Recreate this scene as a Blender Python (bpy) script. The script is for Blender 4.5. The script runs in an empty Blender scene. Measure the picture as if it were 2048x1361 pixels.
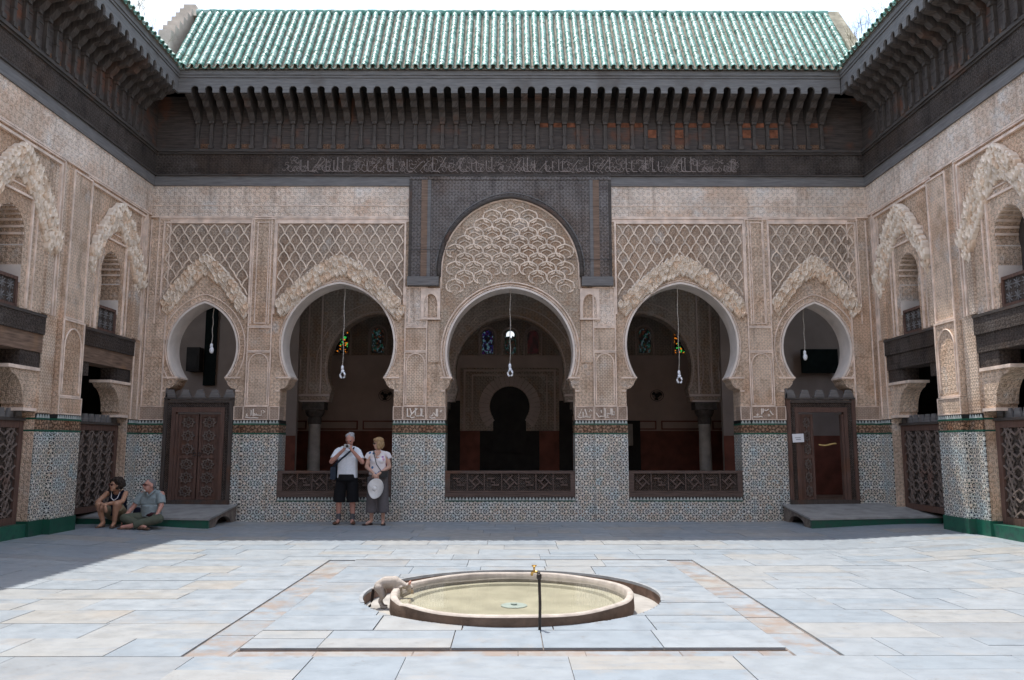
import bpy, bmesh, math, random
from mathutils import Vector, Matrix
random.seed(7)
R = math.radians
S = bpy.context.scene
COL = S.collection

# ------------------------------------------------------------------ camera, sky, sun, exposure
cam = bpy.data.objects.new('camera', bpy.data.cameras.new('camera'))
COL.objects.link(cam)
cam.location = (-0.035, 0, 1.526)
cam.rotation_euler = (R(90 + 7.49), 0, -math.atan(7 / 1593))
cam.data.sensor_width = 36; cam.data.lens = 28.0
cam.data.clip_start = 0.05; cam.data.clip_end = 500
S.camera = cam
W = bpy.data.worlds.new('World'); S.world = W; W.use_nodes = True
SUN = Vector((-1.33, 2.29, 9.2)).normalized()          # towards the sun
wn = W.node_tree.nodes; wl = W.node_tree.links
sky = wn.new('ShaderNodeTexSky'); sky.sky_type = 'NISHITA'; sky.sun_disc = False
sky.sun_elevation = math.asin(SUN.z); sky.sun_rotation = math.atan2(SUN.x, SUN.y)
sky.air_density = 1.0; sky.dust_density = 1.2; sky.ozone_density = 1.0
bg = wn['Background']; bg.inputs[1].default_value = 0.15
# thin bright cloud and haze over the whole dome
tc = wn.new('ShaderNodeTexCoord'); mp = wn.new('ShaderNodeMapping'); mp.inputs['Scale'].default_value = (1, 1, 2.2); mp.inputs['Location'].default_value = (3.1, 1.4, .6)
cn = wn.new('ShaderNodeTexNoise'); cn.inputs['Scale'].default_value = 4.5; cn.inputs['Detail'].default_value = 5
cr = wn.new('ShaderNodeMapRange'); cr.inputs[1].default_value = .42; cr.inputs[2].default_value = .60; cr.inputs[3].default_value = .12; cr.inputs[4].default_value = .95
cx_ = wn.new('ShaderNodeMix'); cx_.data_type = 'RGBA'; cx_.inputs[7].default_value = (3.75, 4.0, 4.3, 1)
wl.new(tc.outputs['Generated'], mp.inputs[0]); wl.new(mp.outputs[0], cn.inputs['Vector']); wl.new(cn.outputs[0], cr.inputs[0])
wl.new(cr.outputs[0], cx_.inputs[0]); wl.new(sky.outputs[0], cx_.inputs[6]); wl.new(cx_.outputs[2], bg.inputs[0])
sl = bpy.data.lights.new('sun', 'SUN'); sl.energy = 2.0; sl.angle = R(0.53); sl.color = (1, .96, .89)
so = bpy.data.objects.new('sun', sl); COL.objects.link(so)
so.rotation_euler = SUN.to_track_quat('Z', 'Y').to_euler(); so.location = (-3, 6, 30)
S.view_settings.view_transform = 'Standard'; S.view_settings.look = 'None'
S.view_settings.gamma = 1; S.view_settings.exposure = 1.52
S.cycles.max_bounces = 6; S.cycles.diffuse_bounces = 4; S.cycles.glossy_bounces = 3; S.cycles.caustics_reflective = False; S.cycles.caustics_refractive = False

# ------------------------------------------------------------------ mesh helpers
class MB:
    def __init__(s, m=1): s.v = []; s.f = []; s.m = m
    def add(s, vs, fs):
        o = len(s.v); s.v += [tuple(p) for p in vs]; s.f += [[i + o for i in f] for f in fs]; return s
    def box(s, x0, x1, y0, y1, z0, z1):
        return s.add([(x, y, z) for z in (z0, z1) for y in (y0, y1) for x in (x0, x1)],
                     [(0, 2, 3, 1), (4, 5, 7, 6), (0, 1, 5, 4), (2, 6, 7, 3), (0, 4, 6, 2), (1, 3, 7, 5)])
    def w(s, s0, s1, d0, d1, z0, z1):                    # wall coordinates: along, outwards, up
        a, b = sorted((s.m * s0, s.m * s1)); return s.box(a, b, -d1, -d0, z0, z1)
    def prism(s, poly, d0, d1):                          # polygon in (along, up), extruded outwards
        n = len(poly)
        return s.add([(s.m * x, -d, z) for d in (d0, d1) for x, z in poly],
                     [list(range(n))[::-1], list(range(n, 2 * n))] +
                     [(i, (i + 1) % n, n + (i + 1) % n, n + i) for i in range(n)])
    def profile(s, poly, s0, s1):                        # polygon in (outwards, up), extruded along
        n = len(poly)
        return s.add([(s.m * x, -d, z) for x in (s0, s1) for d, z in poly],
                     [list(range(n))[::-1], list(range(n, 2 * n))] +
                     [(i, (i + 1) % n, n + (i + 1) % n, n + i) for i in range(n)])
    def tube(s, pts, r, n=6, caps=True, flat=None):
        pts = [Vector(p) for p in pts]; rs = r if isinstance(r, (list, tuple)) else [r] * len(pts)
        vs = []; fs = []; ref = Vector((.13, .21, .97))
        for i, p in enumerate(pts):
            t = (pts[min(i + 1, len(pts) - 1)] - pts[max(i - 1, 0)]).normalized()
            a = t.cross(ref if abs(t.dot(ref)) < .95 else Vector((1, 0, 0))).normalized(); b = t.cross(a)
            for k in range(n):
                q = 2 * math.pi * (k + .5) / n
                vs.append(p + a * rs[i] * math.cos(q) + b * rs[i] * math.sin(q))
        for i in range(len(pts) - 1):
            fs += [(i * n + k, i * n + (k + 1) % n, (i + 1) * n + (k + 1) % n, (i + 1) * n + k) for k in range(n)]
        if caps: fs += [list(range(n))[::-1], [(len(pts) - 1) * n + k for k in range(n)]]
        return s.add(vs, fs)
    def lathe(s, prof, c=(0, 0, 0), n=16, caps=True):
        vs = [(c[0] + r * math.cos(2 * math.pi * k / n), c[1] + r * math.sin(2 * math.pi * k / n), c[2] + z) for r, z in prof for k in range(n)]
        fs = [(i * n + k, i * n + (k + 1) % n, (i + 1) * n + (k + 1) % n, (i + 1) * n + k) for i in range(len(prof) - 1) for k in range(n)]
        if caps: fs += [list(range(n))[::-1], [(len(prof) - 1) * n + k for k in range(n)]]
        return s.add(vs, fs)
    def ell(s, c, r, n=12, rot=None):
        m = n // 2; r = (r, r, r) if not isinstance(r, (tuple, list)) else r; vs = []; fs = []
        for i in range(m + 1):
            a = math.pi * min(max(i / m, .02), .98)
            for k in range(n):
                q = 2 * math.pi * k / n
                p = Vector((r[0] * math.sin(a) * math.cos(q), r[1] * math.sin(a) * math.sin(q), -r[2] * math.cos(a)))
                if rot is not None: p = rot @ p
                vs.append(p + Vector(c))
        fs += [(i * n + k, i * n + (k + 1) % n, (i + 1) * n + (k + 1) % n, (i + 1) * n + k) for i in range(m) for k in range(n)]
        fs += [list(range(n))[::-1], [m * n + k for k in range(n)]]
        return s.add(vs, fs)
    def cap(s, p, r, q, u):                              # tapered capsule
        s.tube([p, q], [r, u], 12); s.ell(p, r, 12); return s.ell(q, u, 12)
    def mesh(s, name, mat, smooth=False, recalc=True):
        me = bpy.data.meshes.new(name); me.from_pydata(s.v, [], s.f); me.validate()
        if recalc:
            bm = bmesh.new(); bm.from_mesh(me); bmesh.ops.recalc_face_normals(bm, faces=bm.faces); bm.to_mesh(me); bm.free()
        if smooth: me.polygons.foreach_set('use_smooth', [True] * len(me.polygons))
        me.materials.append(mat); return me
    def build(s, name, mat, parent=None, smooth=False, **k):
        return link(name, s.mesh(name, mat, smooth), parent, **k)
def link(name, data, parent=None, loc=None, rot=None, scale=None, **k):
    o = bpy.data.objects.new(name, data); COL.objects.link(o); o.parent = parent
    if loc is not None: o.location = loc
    if rot is not None: o.rotation_euler = rot
    if scale is not None: o.scale = scale
    for a, b in k.items(): o[a] = b
    return o
def empty(name, label, cat, loc=(0, 0, 0), rz=0, **k):
    o = link(name, None, None, loc, (0, 0, rz), label=label, category=cat, **k); o.empty_display_size = .1; return o

# ------------------------------------------------------------------ material helpers
class G:
    def __init__(s, name, rough=.8, spec=.3):
        s.mat = bpy.data.materials.new(name); s.mat.use_nodes = True
        s.t = s.mat.node_tree; s.b = s.t.nodes['Principled BSDF']
        s.b.inputs['Roughness'].default_value = rough; s.b.inputs['Specular IOR Level'].default_value = spec
        s.geo = s.n('NewGeometry'); s.P = s.geo.outputs['Position']
    def n(s, t, **k):
        x = s.t.nodes.new('ShaderNode' + t)
        for a, b in k.items(): setattr(x, a, b)
        return x
    def put(s, sock, v):
        if isinstance(v, bpy.types.NodeSocket): s.t.links.new(v, sock)
        elif v is not None:
            if isinstance(v, (tuple, list)) and len(v) == 3 and sock.type == 'RGBA': v = (*v, 1)
            sock.default_value = v
    def m(s, op, a, b=None, c=None):
        x = s.n('Math', operation=op)
        for i, v in enumerate((a, b, c)): s.put(x.inputs[i], v)
        return x.outputs[0]
    def vm(s, op, a, b=None, scale=None):
        x = s.n('VectorMath', operation=op); s.put(x.inputs[0], a); s.put(x.inputs[1], b)
        if scale is not None: s.put(x.inputs['Scale'], scale)
        return x.outputs[0]
    def xyz(s, v=None):
        x = s.n('SeparateXYZ'); s.put(x.inputs[0], v or s.P); return x.outputs
    def cmb(s, a, b, c=0.0):
        x = s.n('CombineXYZ'); s.put(x.inputs[0], a); s.put(x.inputs[1], b); s.put(x.inputs[2], c); return x.outputs[0]
    def noise(s, sc, det=4, v=None, rough=.55, dist=0):
        x = s.n('TexNoise'); s.put(x.inputs['Vector'], v or s.P); x.inputs['Scale'].default_value = sc
        x.inputs['Detail'].default_value = det; x.inputs['Roughness'].default_value = rough; x.inputs['Distortion'].default_value = dist
        return x.outputs[0]
    def vor(s, sc, v=None, feature='F1', out=0, rnd=1.0):
        x = s.n('TexVoronoi', feature=feature, voronoi_dimensions='2D' if v is not None and v.node.bl_idname == 'ShaderNodeCombineXYZ' else '3D'); s.put(x.inputs['Vector'], v or s.P); x.inputs['Scale'].default_value = sc
        x.inputs['Randomness'].default_value = rnd; return x.outputs[out]
    def ramp(s, f, *st):
        x = s.n('ValToRGB'); s.put(x.inputs[0], f); e = x.color_ramp.elements
        while len(e) < len(st): e.new(.5)
        for i, (p, c) in enumerate(st):
            e[i].position = p; c = (c, c, c) if not isinstance(c, (tuple, list)) else c; e[i].color = (*c, 1)
        return x.outputs[0]
    def mix(s, f, a, b, mode='MIX'):
        x = s.n('Mix', data_type='RGBA', blend_type=mode); s.put(x.inputs[0], f); s.put(x.inputs[6], a); s.put(x.inputs[7], b); return x.outputs[2]
    def step(s, f, a, b):
        x = s.n('MapRange', interpolation_type='SMOOTHSTEP'); s.put(x.inputs[0], f); s.put(x.inputs[1], a); s.put(x.inputs[2], b); return x.outputs[0]
    def col(s, c): s.put(s.b.inputs['Base Color'], c); return s
    def rough(s, c): s.put(s.b.inputs['Roughness'], c); return s
    def bump(s, h, st=.5, d=.01):
        x = s.n('Bump'); x.inputs['Strength'].default_value = st; x.inputs['Distance'].default_value = d
        s.put(x.inputs['Height'], h); s.put(s.b.inputs['Normal'], x.outputs[0]); return s
    def uz(s):                                           # along-wall and up coordinates of an axis-aligned wall
        x, y, z = s.xyz(); return s.m('ADD', x, y), z
    def rnd(s):                                          # one random value for each piece
        o = s.n('ObjectInfo').outputs['Random']; return s.m('FRACT', s.m('ADD', o, s.geo.outputs['Random Per Island']))
    def quasi(s, u, z, lam, warp=0.0, wsc=6.0):          # eightfold star pattern, about -4..4
        if warp:
            nz = s.noise(wsc, 1); u = s.m('MULTIPLY_ADD', s.m('SUBTRACT', nz, .5), warp, u); z = s.m('MULTIPLY_ADD', s.m('SUBTRACT', s.noise(wsc * 1.1, 1, s.vm('ADD', s.P, (3, 7, 5))), .5), warp, z)
        k = 2 * math.pi / lam; q = k / math.sqrt(2)
        c = lambda v, kk: s.m('COSINE', s.m('MULTIPLY', v, kk))
        return s.m('ADD', s.m('ADD', c(u, k), c(z, k)), s.m('ADD', c(s.m('ADD', u, z), q), c(s.m('SUBTRACT', u, z), q)))

def plain(name, c, rough=.7, spec=.3, var=.15, sc=6, bump=.0, metal=0):
    g = G(name, rough, spec); d = tuple(x * (1 - var) for x in c); l = tuple(min(1, x * (1 + var)) for x in c)
    nz = g.noise(sc, 5); g.col(g.ramp(nz, (.3, d), (.7, l)))
    if bump: g.bump(g.noise(sc * 8, 4), bump, .01)
    g.b.inputs['Metallic'].default_value = metal
    return g.mat

def carved(name, c, lam=.11, warp=.03, depth=.02, ground=.7, stain=(.58, .41, .29), strength=.8, pale=(.76, .71, .66), fine=.6, lo=-.7, hi=.9, st=.72):
    """relief-carved stucco or wood: star and leaf pattern with raised bands over a ground painted darker like recess shade"""
    g = G(name, .88, .15); u, z = g.uz()
    wob = lambda a, b, k: g.m('SINE', g.m('MULTIPLY_ADD', a, k, g.m('MULTIPLY', b, k * .37)))
    if warp:
        uu = g.m('MULTIPLY_ADD', g.m('ADD', wob(z, u, 23.0), wob(z, u, 9.1)), warp, u); zz = g.m('MULTIPLY_ADD', g.m('ADD', wob(u, z, 19.0), wob(u, z, -7.3)), warp, z)
    else: uu, zz = u, z
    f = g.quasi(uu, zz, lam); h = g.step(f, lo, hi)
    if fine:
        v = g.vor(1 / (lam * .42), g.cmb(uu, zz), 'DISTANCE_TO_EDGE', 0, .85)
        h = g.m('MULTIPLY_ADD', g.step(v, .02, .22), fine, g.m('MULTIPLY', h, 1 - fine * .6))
    big = g.noise(.8, 3, None, .6); mid = g.noise(3.1, 4, None, .7)
    base = g.mix(g.step(big, .35, .65), tuple(x * .82 for x in c), tuple(min(1, x * 1.08) for x in c))
    base = g.mix(g.m('MULTIPLY', g.step(mid, .48, .66), st), base, stain)
    if st: base = g.mix(g.m('MULTIPLY', g.step(g.noise(.55, 4, g.vm('ADD', g.P, (4, 2, 8)), .65), .48, .62), .55), base, g.mix(1.0, base, (.86, .7, .58), 'MULTIPLY'))
    if st: base = g.mix(g.m('MULTIPLY', g.step(g.noise(1.0, 3, g.cmb(g.m('MULTIPLY', u, 5.0), g.m('MULTIPLY', z, .8)), .65), .5, .72), st * .8), base, tuple(x * .62 for x in stain))
    base = g.mix(g.m('MULTIPLY', g.step(g.noise(1.5, 4, g.vm('ADD', g.P, (9, 4, 2)), .7), .55, .7), .6), base, pale)
    base = g.mix(g.step(h, .1, .7), g.vm('SCALE', base, None, ground), base)  # recess shade put into the colour by the ground factor
    g.col(base); g.bump(h, strength, depth)
    return g.mat

M = {}
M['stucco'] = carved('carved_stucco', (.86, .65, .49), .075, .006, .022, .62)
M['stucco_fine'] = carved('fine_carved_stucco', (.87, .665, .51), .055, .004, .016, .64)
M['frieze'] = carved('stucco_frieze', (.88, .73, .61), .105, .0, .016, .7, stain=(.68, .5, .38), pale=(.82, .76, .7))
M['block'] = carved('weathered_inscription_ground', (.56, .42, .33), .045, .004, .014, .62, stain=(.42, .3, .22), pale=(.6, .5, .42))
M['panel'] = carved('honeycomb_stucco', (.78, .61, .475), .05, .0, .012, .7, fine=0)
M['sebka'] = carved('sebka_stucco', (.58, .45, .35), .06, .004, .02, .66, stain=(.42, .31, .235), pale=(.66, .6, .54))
M['tymp'] = carved('tympanum_stucco', (.66, .52, .4), .07, .006, .025, .6, stain=(.58, .39, .27))  # browner, darker base behind the ribs: painted recess shade
M['muq'] = plain('muqarnas_plaster', (.78, .66, .54), .85, .2, .18, 5, .3)
M['muq2'] = plain('ochre_muqarnas_plaster', (.72, .55, .41), .85, .2, .22, 7, .3)
M['rib'] = plain('pale_stucco_rib', (.76, .62, .5), .85, .2, .25, 7, .3)
M['frame'] = plain('stucco_moulding', (.78, .62, .51), .85, .2, .25, 5, .25)
M['soffit'] = plain('smooth_lime_plaster', (.72, .63, .56), .85, .2, .14, 2.5, .12)
M['brick'] = None
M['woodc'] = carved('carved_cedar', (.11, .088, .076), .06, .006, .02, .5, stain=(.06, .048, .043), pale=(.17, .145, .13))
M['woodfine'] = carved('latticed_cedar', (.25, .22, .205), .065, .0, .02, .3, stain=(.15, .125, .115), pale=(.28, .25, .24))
def wood(name, c, v=.5, axis='x', red=(.13, .06, .035)):
    g = G(name, .75, .25); x, y, z = g.xyz(); u = g.m('ADD', x, y)
    st = g.cmb(g.m('MULTIPLY', u, 1.2 if axis == 'x' else 14), g.m('MULTIPLY', z, 14 if axis == 'x' else 1.2), 0)
    nz = g.noise(2.2, 5, st, .6); big = g.noise(1.3, 4)
    base = g.ramp(nz, (.25, tuple(a * (1 - v) for a in c)), (.75, tuple(a * (1 + v) for a in c)))
    base = g.mix(g.m('MULTIPLY', g.step(big, .56, .72), .7), base, red)
    g.col(base); g.bump(nz, .5, .008); return g.mat
M['wood'] = wood('weathered_cedar', (.075, .063, .056))
M['woodv'] = wood('weathered_cedar_upright', (.075, .06, .052), axis='z')
M['woodgrey'] = wood('silvered_cedar', (.165, .155, .15), .35, red=(.1, .085, .075))
M['woodred'] = wood('reddish_cedar', (.12, .07, .055), .45, axis='z')
M['woodbrk'] = wood('bracket_cedar', (.08, .066, .058), .55, 'z', (.14, .075, .05))
M['woodor'] = wood('painted_cedar', (.19, .125, .09), .6, red=(.3, .17, .09))
M['woodpan'] = wood('eave_panel_cedar', (.07, .055, .048), .6, red=(.19, .065, .03))
M['redpaint'] = plain('faded_red_paint', (.2, .075, .04), .85, .2, .5, 9)
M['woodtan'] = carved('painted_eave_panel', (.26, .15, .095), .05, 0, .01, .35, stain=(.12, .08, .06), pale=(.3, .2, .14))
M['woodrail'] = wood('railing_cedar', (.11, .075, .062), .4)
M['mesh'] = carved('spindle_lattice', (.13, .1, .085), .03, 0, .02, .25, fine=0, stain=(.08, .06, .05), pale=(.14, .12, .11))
M['script'] = plain('pale_carved_script', (.24, .195, .175), .85, .2, .3, 9)
M['scripts'] = plain('stucco_script', (.86, .76, .67), .85, .2, .15, 9)
# zellige mosaic
def zellige():
    g = G('zellige_mosaic', .32, .5); u, z = g.uz()
    f = g.quasi(u, z, .056); dark = g.step(f, .62, .95)
    v = g.vor(18, g.cmb(u, z), 'F1', 1); hue = g.xyz(v)[0]
    dk = g.ramp(hue, (0, (.012, .014, .018)), (.45, (.015, .02, .024)), (.62, (.015, .06, .045)), (.75, (.02, .03, .06)), (.9, (.12, .05, .02)))
    dk.node.color_ramp.interpolation = 'CONSTANT'
    tint = g.noise(3.2, 2); lt = g.ramp(tint, (.3, (.60, .68, .68)), (.46, (.78, .76, .7)), (.6, (.76, .65, .53)), (.72, (.62, .71, .71)))
    lt = g.mix(g.m('MULTIPLY', g.step(g.noise(1.1, 4), .5, .7), .4), lt, (.54, .54, .52))
    fine = g.step(f, -.75, -1.15)
    lt = g.mix(g.m('MULTIPLY', fine, .75), lt, (.06, .085, .09))
    g.col(g.mix(dark, lt, dk)); g.bump(g.m('ADD', g.m('MULTIPLY', dark, -.6), g.noise(30, 2)), .25, .004)
    return g.mat
M['zel'] = zellige()
def glaze(name, c, c2, rough=.25, sc=9):
    g = G(name, rough, .5); r = g.rnd(); nz = g.noise(sc, 5, None, .65)
    g.col(g.mix(g.step(nz, .45, .7), g.mix(r, c, tuple(x * .6 for x in c)), c2)); g.rough(g.ramp(nz, (.3, rough), (.8, min(1, rough + .35))))
    g.bump(g.noise(40, 3), .15, .004); return g.mat
M['green'] = glaze('green_glazed_tile', (.015, .12, .075), (.03, .07, .06), .3)
M['white'] = glaze('white_glazed_tile', (.52, .56, .53), (.36, .4, .38), .35)
M['black'] = plain('black_glazed_tile', (.016, .015, .016), .35, .5)
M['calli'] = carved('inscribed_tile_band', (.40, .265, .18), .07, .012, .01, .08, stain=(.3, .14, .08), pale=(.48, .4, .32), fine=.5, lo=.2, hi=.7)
def rooftile():
    g = G('green_roof_tile', .3, .6); r = g.rnd(); nz = g.noise(14, 4, None, .65)
    c = g.ramp(r, (0, (.05, .16, .12)), (.35, (.09, .24, .19)), (.7, (.17, .34, .28)), (1, (.06, .18, .15)))
    c = g.mix(g.m('MULTIPLY', g.step(nz, .46, .66), .7), c, (.55, .62, .58)); c = g.mix(g.m('MULTIPLY', g.step(g.noise(5, 3), .6, .7), .6), c, (.13, .14, .09))  # pale worn glaze patches, strengthened as painted sky highlights
    g.col(c); g.rough(g.ramp(nz, (.35, .34), (.75, .55))); g.b.inputs['Specular IOR Level'].default_value = .22; g.bump(g.noise(60, 2), .08, .003); return g.mat
M['rtile'] = rooftile()
M['pan'] = plain('earthy_pan_tile', (.33, .275, .22), .9, .2, .45, 10, .3)
def marble(name='marble_slab', dirt=.0):
    g = G(name, .38, .4); r = g.rnd(); p = g.vm('ADD', g.P, g.vm('SCALE', (7.1, 3.3, 5.2), None, g.m('MULTIPLY', r, 9)))
    base = g.ramp(r, (0, (0.273, 0.307, 0.339)), (.2, (0.300, 0.331, 0.359)), (.4, (0.259, 0.298, 0.335)), (.58, (0.314, 0.323, 0.325)), (.7, (0.282, 0.312, 0.339)), (.86, (0.319, 0.317, 0.306)), (.92, (0.264, 0.283, 0.301)), (1, (0.314, 0.335, 0.349)))
    base.node.color_ramp.interpolation = 'CONSTANT'
    sx, sy, sz = g.xyz(p); st = g.cmb(g.m('MULTIPLY', sx, .8), g.m('MULTIPLY', sy, 3.0), 0)
    vein = g.noise(2.0, 7, st, .7, 1.2)
    base = g.mix(g.m('MULTIPLY', g.step(vein, .47, .72), .7), base, (.225, .255, .29))
    base = g.mix(g.m('MULTIPLY', g.step(g.noise(1.1, 6, p, .7), .52, .7), .5), base, (.335, .3, .262))
    base = g.mix(g.m('MULTIPLY', g.step(g.noise(6, 6, g.vm('ADD', g.P, (1, 5, 2)), .75), .56, .74), .6), base, (.17, .15, .135))
    if dirt: base = g.mix(g.m('MULTIPLY', g.step(g.noise(3, 5, p, .7), .42, .66), dirt), base, (.28, .215, .175))
    g.col(base); g.rough(g.ramp(g.noise(5, 4), (.3, .3), (.75, .6))); g.bump(g.noise(9, 5), .12, .006); return g.mat
M['marble'] = marble(); M['gutter'] = marble('stained_gutter_stone', .85)
M['marble2'] = plain('worn_marble_edge', (.3, .315, .33), .5, .3, .2, 6)
M['pitfloor'] = plain('stained_pit_stone', (.34, .32, .295), .6, .3, .22, 5)
M['mortar'] = plain('dark_mortar', (.19, .165, .15), .95, .1, .4, 9, .3)
M['pitwall'] = plain('brown_stone', (.19, .125, .095), .85, .25, .4, 8, .5)
M['rim'] = plain('worn_basin_stone_in_shade', (.135, .095, .072), .8, .3, .35, 7, .4)  # basin wall darkened in colour for its shaded face, unlike the rim top
M['rimtop'] = plain('pale_basin_rim', (.40, .355, .315), .75, .3, .2, 9, .35)
M['basin'] = plain('silted_basin_floor', (.44, .405, .325), .8, .2, .16, 3, .2)
g = G('pool_water', .03, .5); tr_ = g.n('BsdfTransparent'); tr_.inputs[0].default_value = (.97, .975, .93, 1); gl_ = g.n('BsdfGlossy'); gl_.inputs['Roughness'].default_value = .03
fr_ = g.n('Fresnel'); fr_.inputs[0].default_value = 1.33; mx_ = g.n('MixShader'); bp_ = g.n('Bump'); bp_.inputs['Strength'].default_value = .04; bp_.inputs['Distance'].default_value = .01
g.put(bp_.inputs['Height'], g.noise(5, 3)); g.put(gl_.inputs['Normal'], bp_.outputs[0]); g.put(fr_.inputs['Normal'], bp_.outputs[0]); g.put(mx_.inputs[0], fr_.outputs[0]); g.put(mx_.inputs[1], tr_.outputs[0]); g.put(mx_.inputs[2], gl_.outputs[0])
g.put(g.t.nodes['Material Output'].inputs[0], mx_.outputs[0]); M['water'] = g.mat
M['disc'] = plain('pale_drain_disc', (.42, .48, .47), .6, .3, .1, 9)
M['pipe'] = plain('dark_iron_pipe', (.06, .05, .045), .5, .5, .4, 20, .2, .6)
M['brass'] = plain('brass', (.6, .38, .12), .3, .5, .3, 20, 0, 1)
M['parapet'] = plain('lime_parapet', (.50, .425, .36), .9, .15, .25, 3, .4)
M['mossy'] = plain('mossy_stone', (.28, .25, .19), .95, .1, .4, 5, .5)
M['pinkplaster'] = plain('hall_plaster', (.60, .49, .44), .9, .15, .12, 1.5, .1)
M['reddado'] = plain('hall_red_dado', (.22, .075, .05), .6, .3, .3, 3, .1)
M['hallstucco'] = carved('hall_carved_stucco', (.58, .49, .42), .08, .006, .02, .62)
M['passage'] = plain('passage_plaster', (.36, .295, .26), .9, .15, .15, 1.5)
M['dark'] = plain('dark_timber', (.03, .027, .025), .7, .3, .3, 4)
M['darkcloth'] = plain('dark_green_curtain', (.01, .015, .014), .9, .1, .3, 5)
M['hallfloor'] = plain('hall_matting', (.30, .2, .15), .9, .1, .3, 3)
M['mcol'] = plain('marble_column', (.42, .39, .35), .45, .4, .25, 5)
M['capital'] = plain('dark_capital', (.09, .075, .065), .7, .3, .3, 12, .5)
M['bulb'] = plain('white_bulb_glass', (.86, .88, .92), .2, .5, .02)
M['cord'] = plain('pale_cord', (.42, .38, .33), .8, .2, .3, 30)
M['paper'] = plain('white_paper', (.8, .8, .82), .8, .2, .04)
M['ink'] = plain('grey_ink', (.16, .18, .2), .8, .2, .1)
M['tape'] = plain('yellow_rope', (.52, .36, .14), .8, .2, .2, 30)
M['bench'] = plain('worn_stone_slab', (.30, .295, .285), .6, .3, .25, 4, .3)
M['benchside'] = plain('stained_stone', (.2, .165, .14), .9, .2, .4, 8, .5)
def stained(name, cols, st):
    g = G(name, .4, .4); x, y, z = g.xyz(); cell = g.vor(24, g.cmb(x, z), 'F1', 1); edge = g.vor(24, g.cmb(x, z), 'DISTANCE_TO_EDGE')
    h = g.xyz(cell)[0]; c = g.ramp(h, *[(i / len(cols), k) for i, k in enumerate(cols)]); c.node.color_ramp.interpolation = 'CONSTANT'
    c = g.mix(g.step(edge, .05, .12), (0, 0, 0), c); g.col((.02, .02, .02)); g.put(g.b.inputs['Emission Color'], c); g.b.inputs['Emission Strength'].default_value = st
    return g.mat
M['glass_blue'] = stained('blue_stained_glass', [(.01, .03, .2), (.01, .01, .02), (.1, .02, .2), (.2, .4, .5), (.01, .01, .01)], .08)
M['glass_red'] = stained('red_stained_glass', [(.14, .02, .02), (.01, .01, .01), (.1, .03, .04), (.02, .02, .02)], .07)
M['glass_mix'] = stained('speckled_stained_glass', [(.02, .14, .1), (.01, .01, .01), (.02, .02, .02), (.2, .06, .03), (.15, .25, .3), (.01, .01, .01)], .07)
M['glass_hot'] = stained('bright_stained_glass', [(.9, .25, .02), (0, 0, 0), (.05, .6, .1), (0, 0, 0), (.02, .02, .02), (0, 0, 0), (0, 0, 0)], .3)
g = G('daylit_pane', .4); g.col((.1, .1, .1)); g.put(g.b.inputs['Emission Color'], (.8, .84, .9)); g.b.inputs['Emission Strength'].default_value = .45; M['daypane'] = g.mat

# ------------------------------------------------------------------ shared shapes
YB = 16.27; XS = 7.53
def arcx(a, e, zc, z): return math.sqrt(max((a + e) ** 2 - (z - zc) ** 2, 0)) - e
def arch_outline(cx, w, z0, zi, a, e, zc, n=18, corbel=.3):
    """opening outline from bottom left over the apex to bottom right; horseshoe with corbelled imposts"""
    apex = zc + math.sqrt((a + e) ** 2 - e * e); right = [(w, z0)]
    if corbel:
        x0 = arcx(a, e, zc, zi)
        right += [(w, zi - corbel)] + [(w - (w - x0 - .02) * math.sin(t), zi - corbel + .05 + (corbel - .1) * (1 - math.cos(t))) for t in (0.0, .5, 1.0, 1.4)] + [(x0 - .01, zi - .05), (x0 - .01, zi)]
    t0 = math.asin(max(-1, min(1, (zi - zc) / (a + e)))); t1 = math.acos(e / (a + e))
    right += [((a + e) * math.cos(t0 + (t1 - t0) * i / n) - e, zc + (a + e) * math.sin(t0 + (t1 - t0) * i / n)) for i in range(n)]
    return [(cx - x, z) for x, z in right] + [(cx, apex)] + [(cx + x, z) for x, z in right[::-1]]
def wall_with_opening(mb, xl, xr, z0, z1, outline, d0, d1):
    return mb.prism([(xl, z0)] + outline + [(xr, z0), (xr, z1), (xl, z1)], d0, d1)
def arch_line(cx, a, e, zc, zi, dd, n=24, off=0.0):
    t0 = math.asin(max(-1, min(1, (zi - zc) / (a + e)))); t1 = math.acos(e / (a + e)); o = []
    for i in range(n + 1):
        t = t0 + (t1 - t0) * i / n; o.append(((a + e + off) * math.cos(t) - e, zc + (a + e + off) * math.sin(t)))
    o = [(max(x, 0), z) for x, z in o]
    return [(cx - x, -dd, z) for x, z in o] + [(cx + x, -dd, z) for x, z in o[::-1]]
mm = MB()                                             # muqarnas cell: little pendant niche, five sided
o5 = [(-.055, .07), (.055, .07), (.06, -.01), (0, -.08), (-.06, -.01)]
i5 = [(x * .72, z * .75 + .012) for x, z in o5]; c5 = [(x * .4, z * .45 + .015) for x, z in o5]
mm.add([(x, .05, z) for x, z in o5] + [(x, -.045, z) for x, z in o5] + [(x, -.07, z) for x, z in i5] + [(x, -.045, z) for x, z in c5],
       [(k * 5 + i, k * 5 + (i + 1) % 5, k * 5 + 5 + (i + 1) % 5, k * 5 + 5 + i) for k in range(3) for i in range(5)] + [(15, 16, 17, 18, 19), (4, 3, 2, 1, 0)])
MUQ = mm.mesh('muqarnas_cell', M['muq']); MUQ2 = mm.mesh('muqarnas_cell_ochre', M['muq2'])
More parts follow.
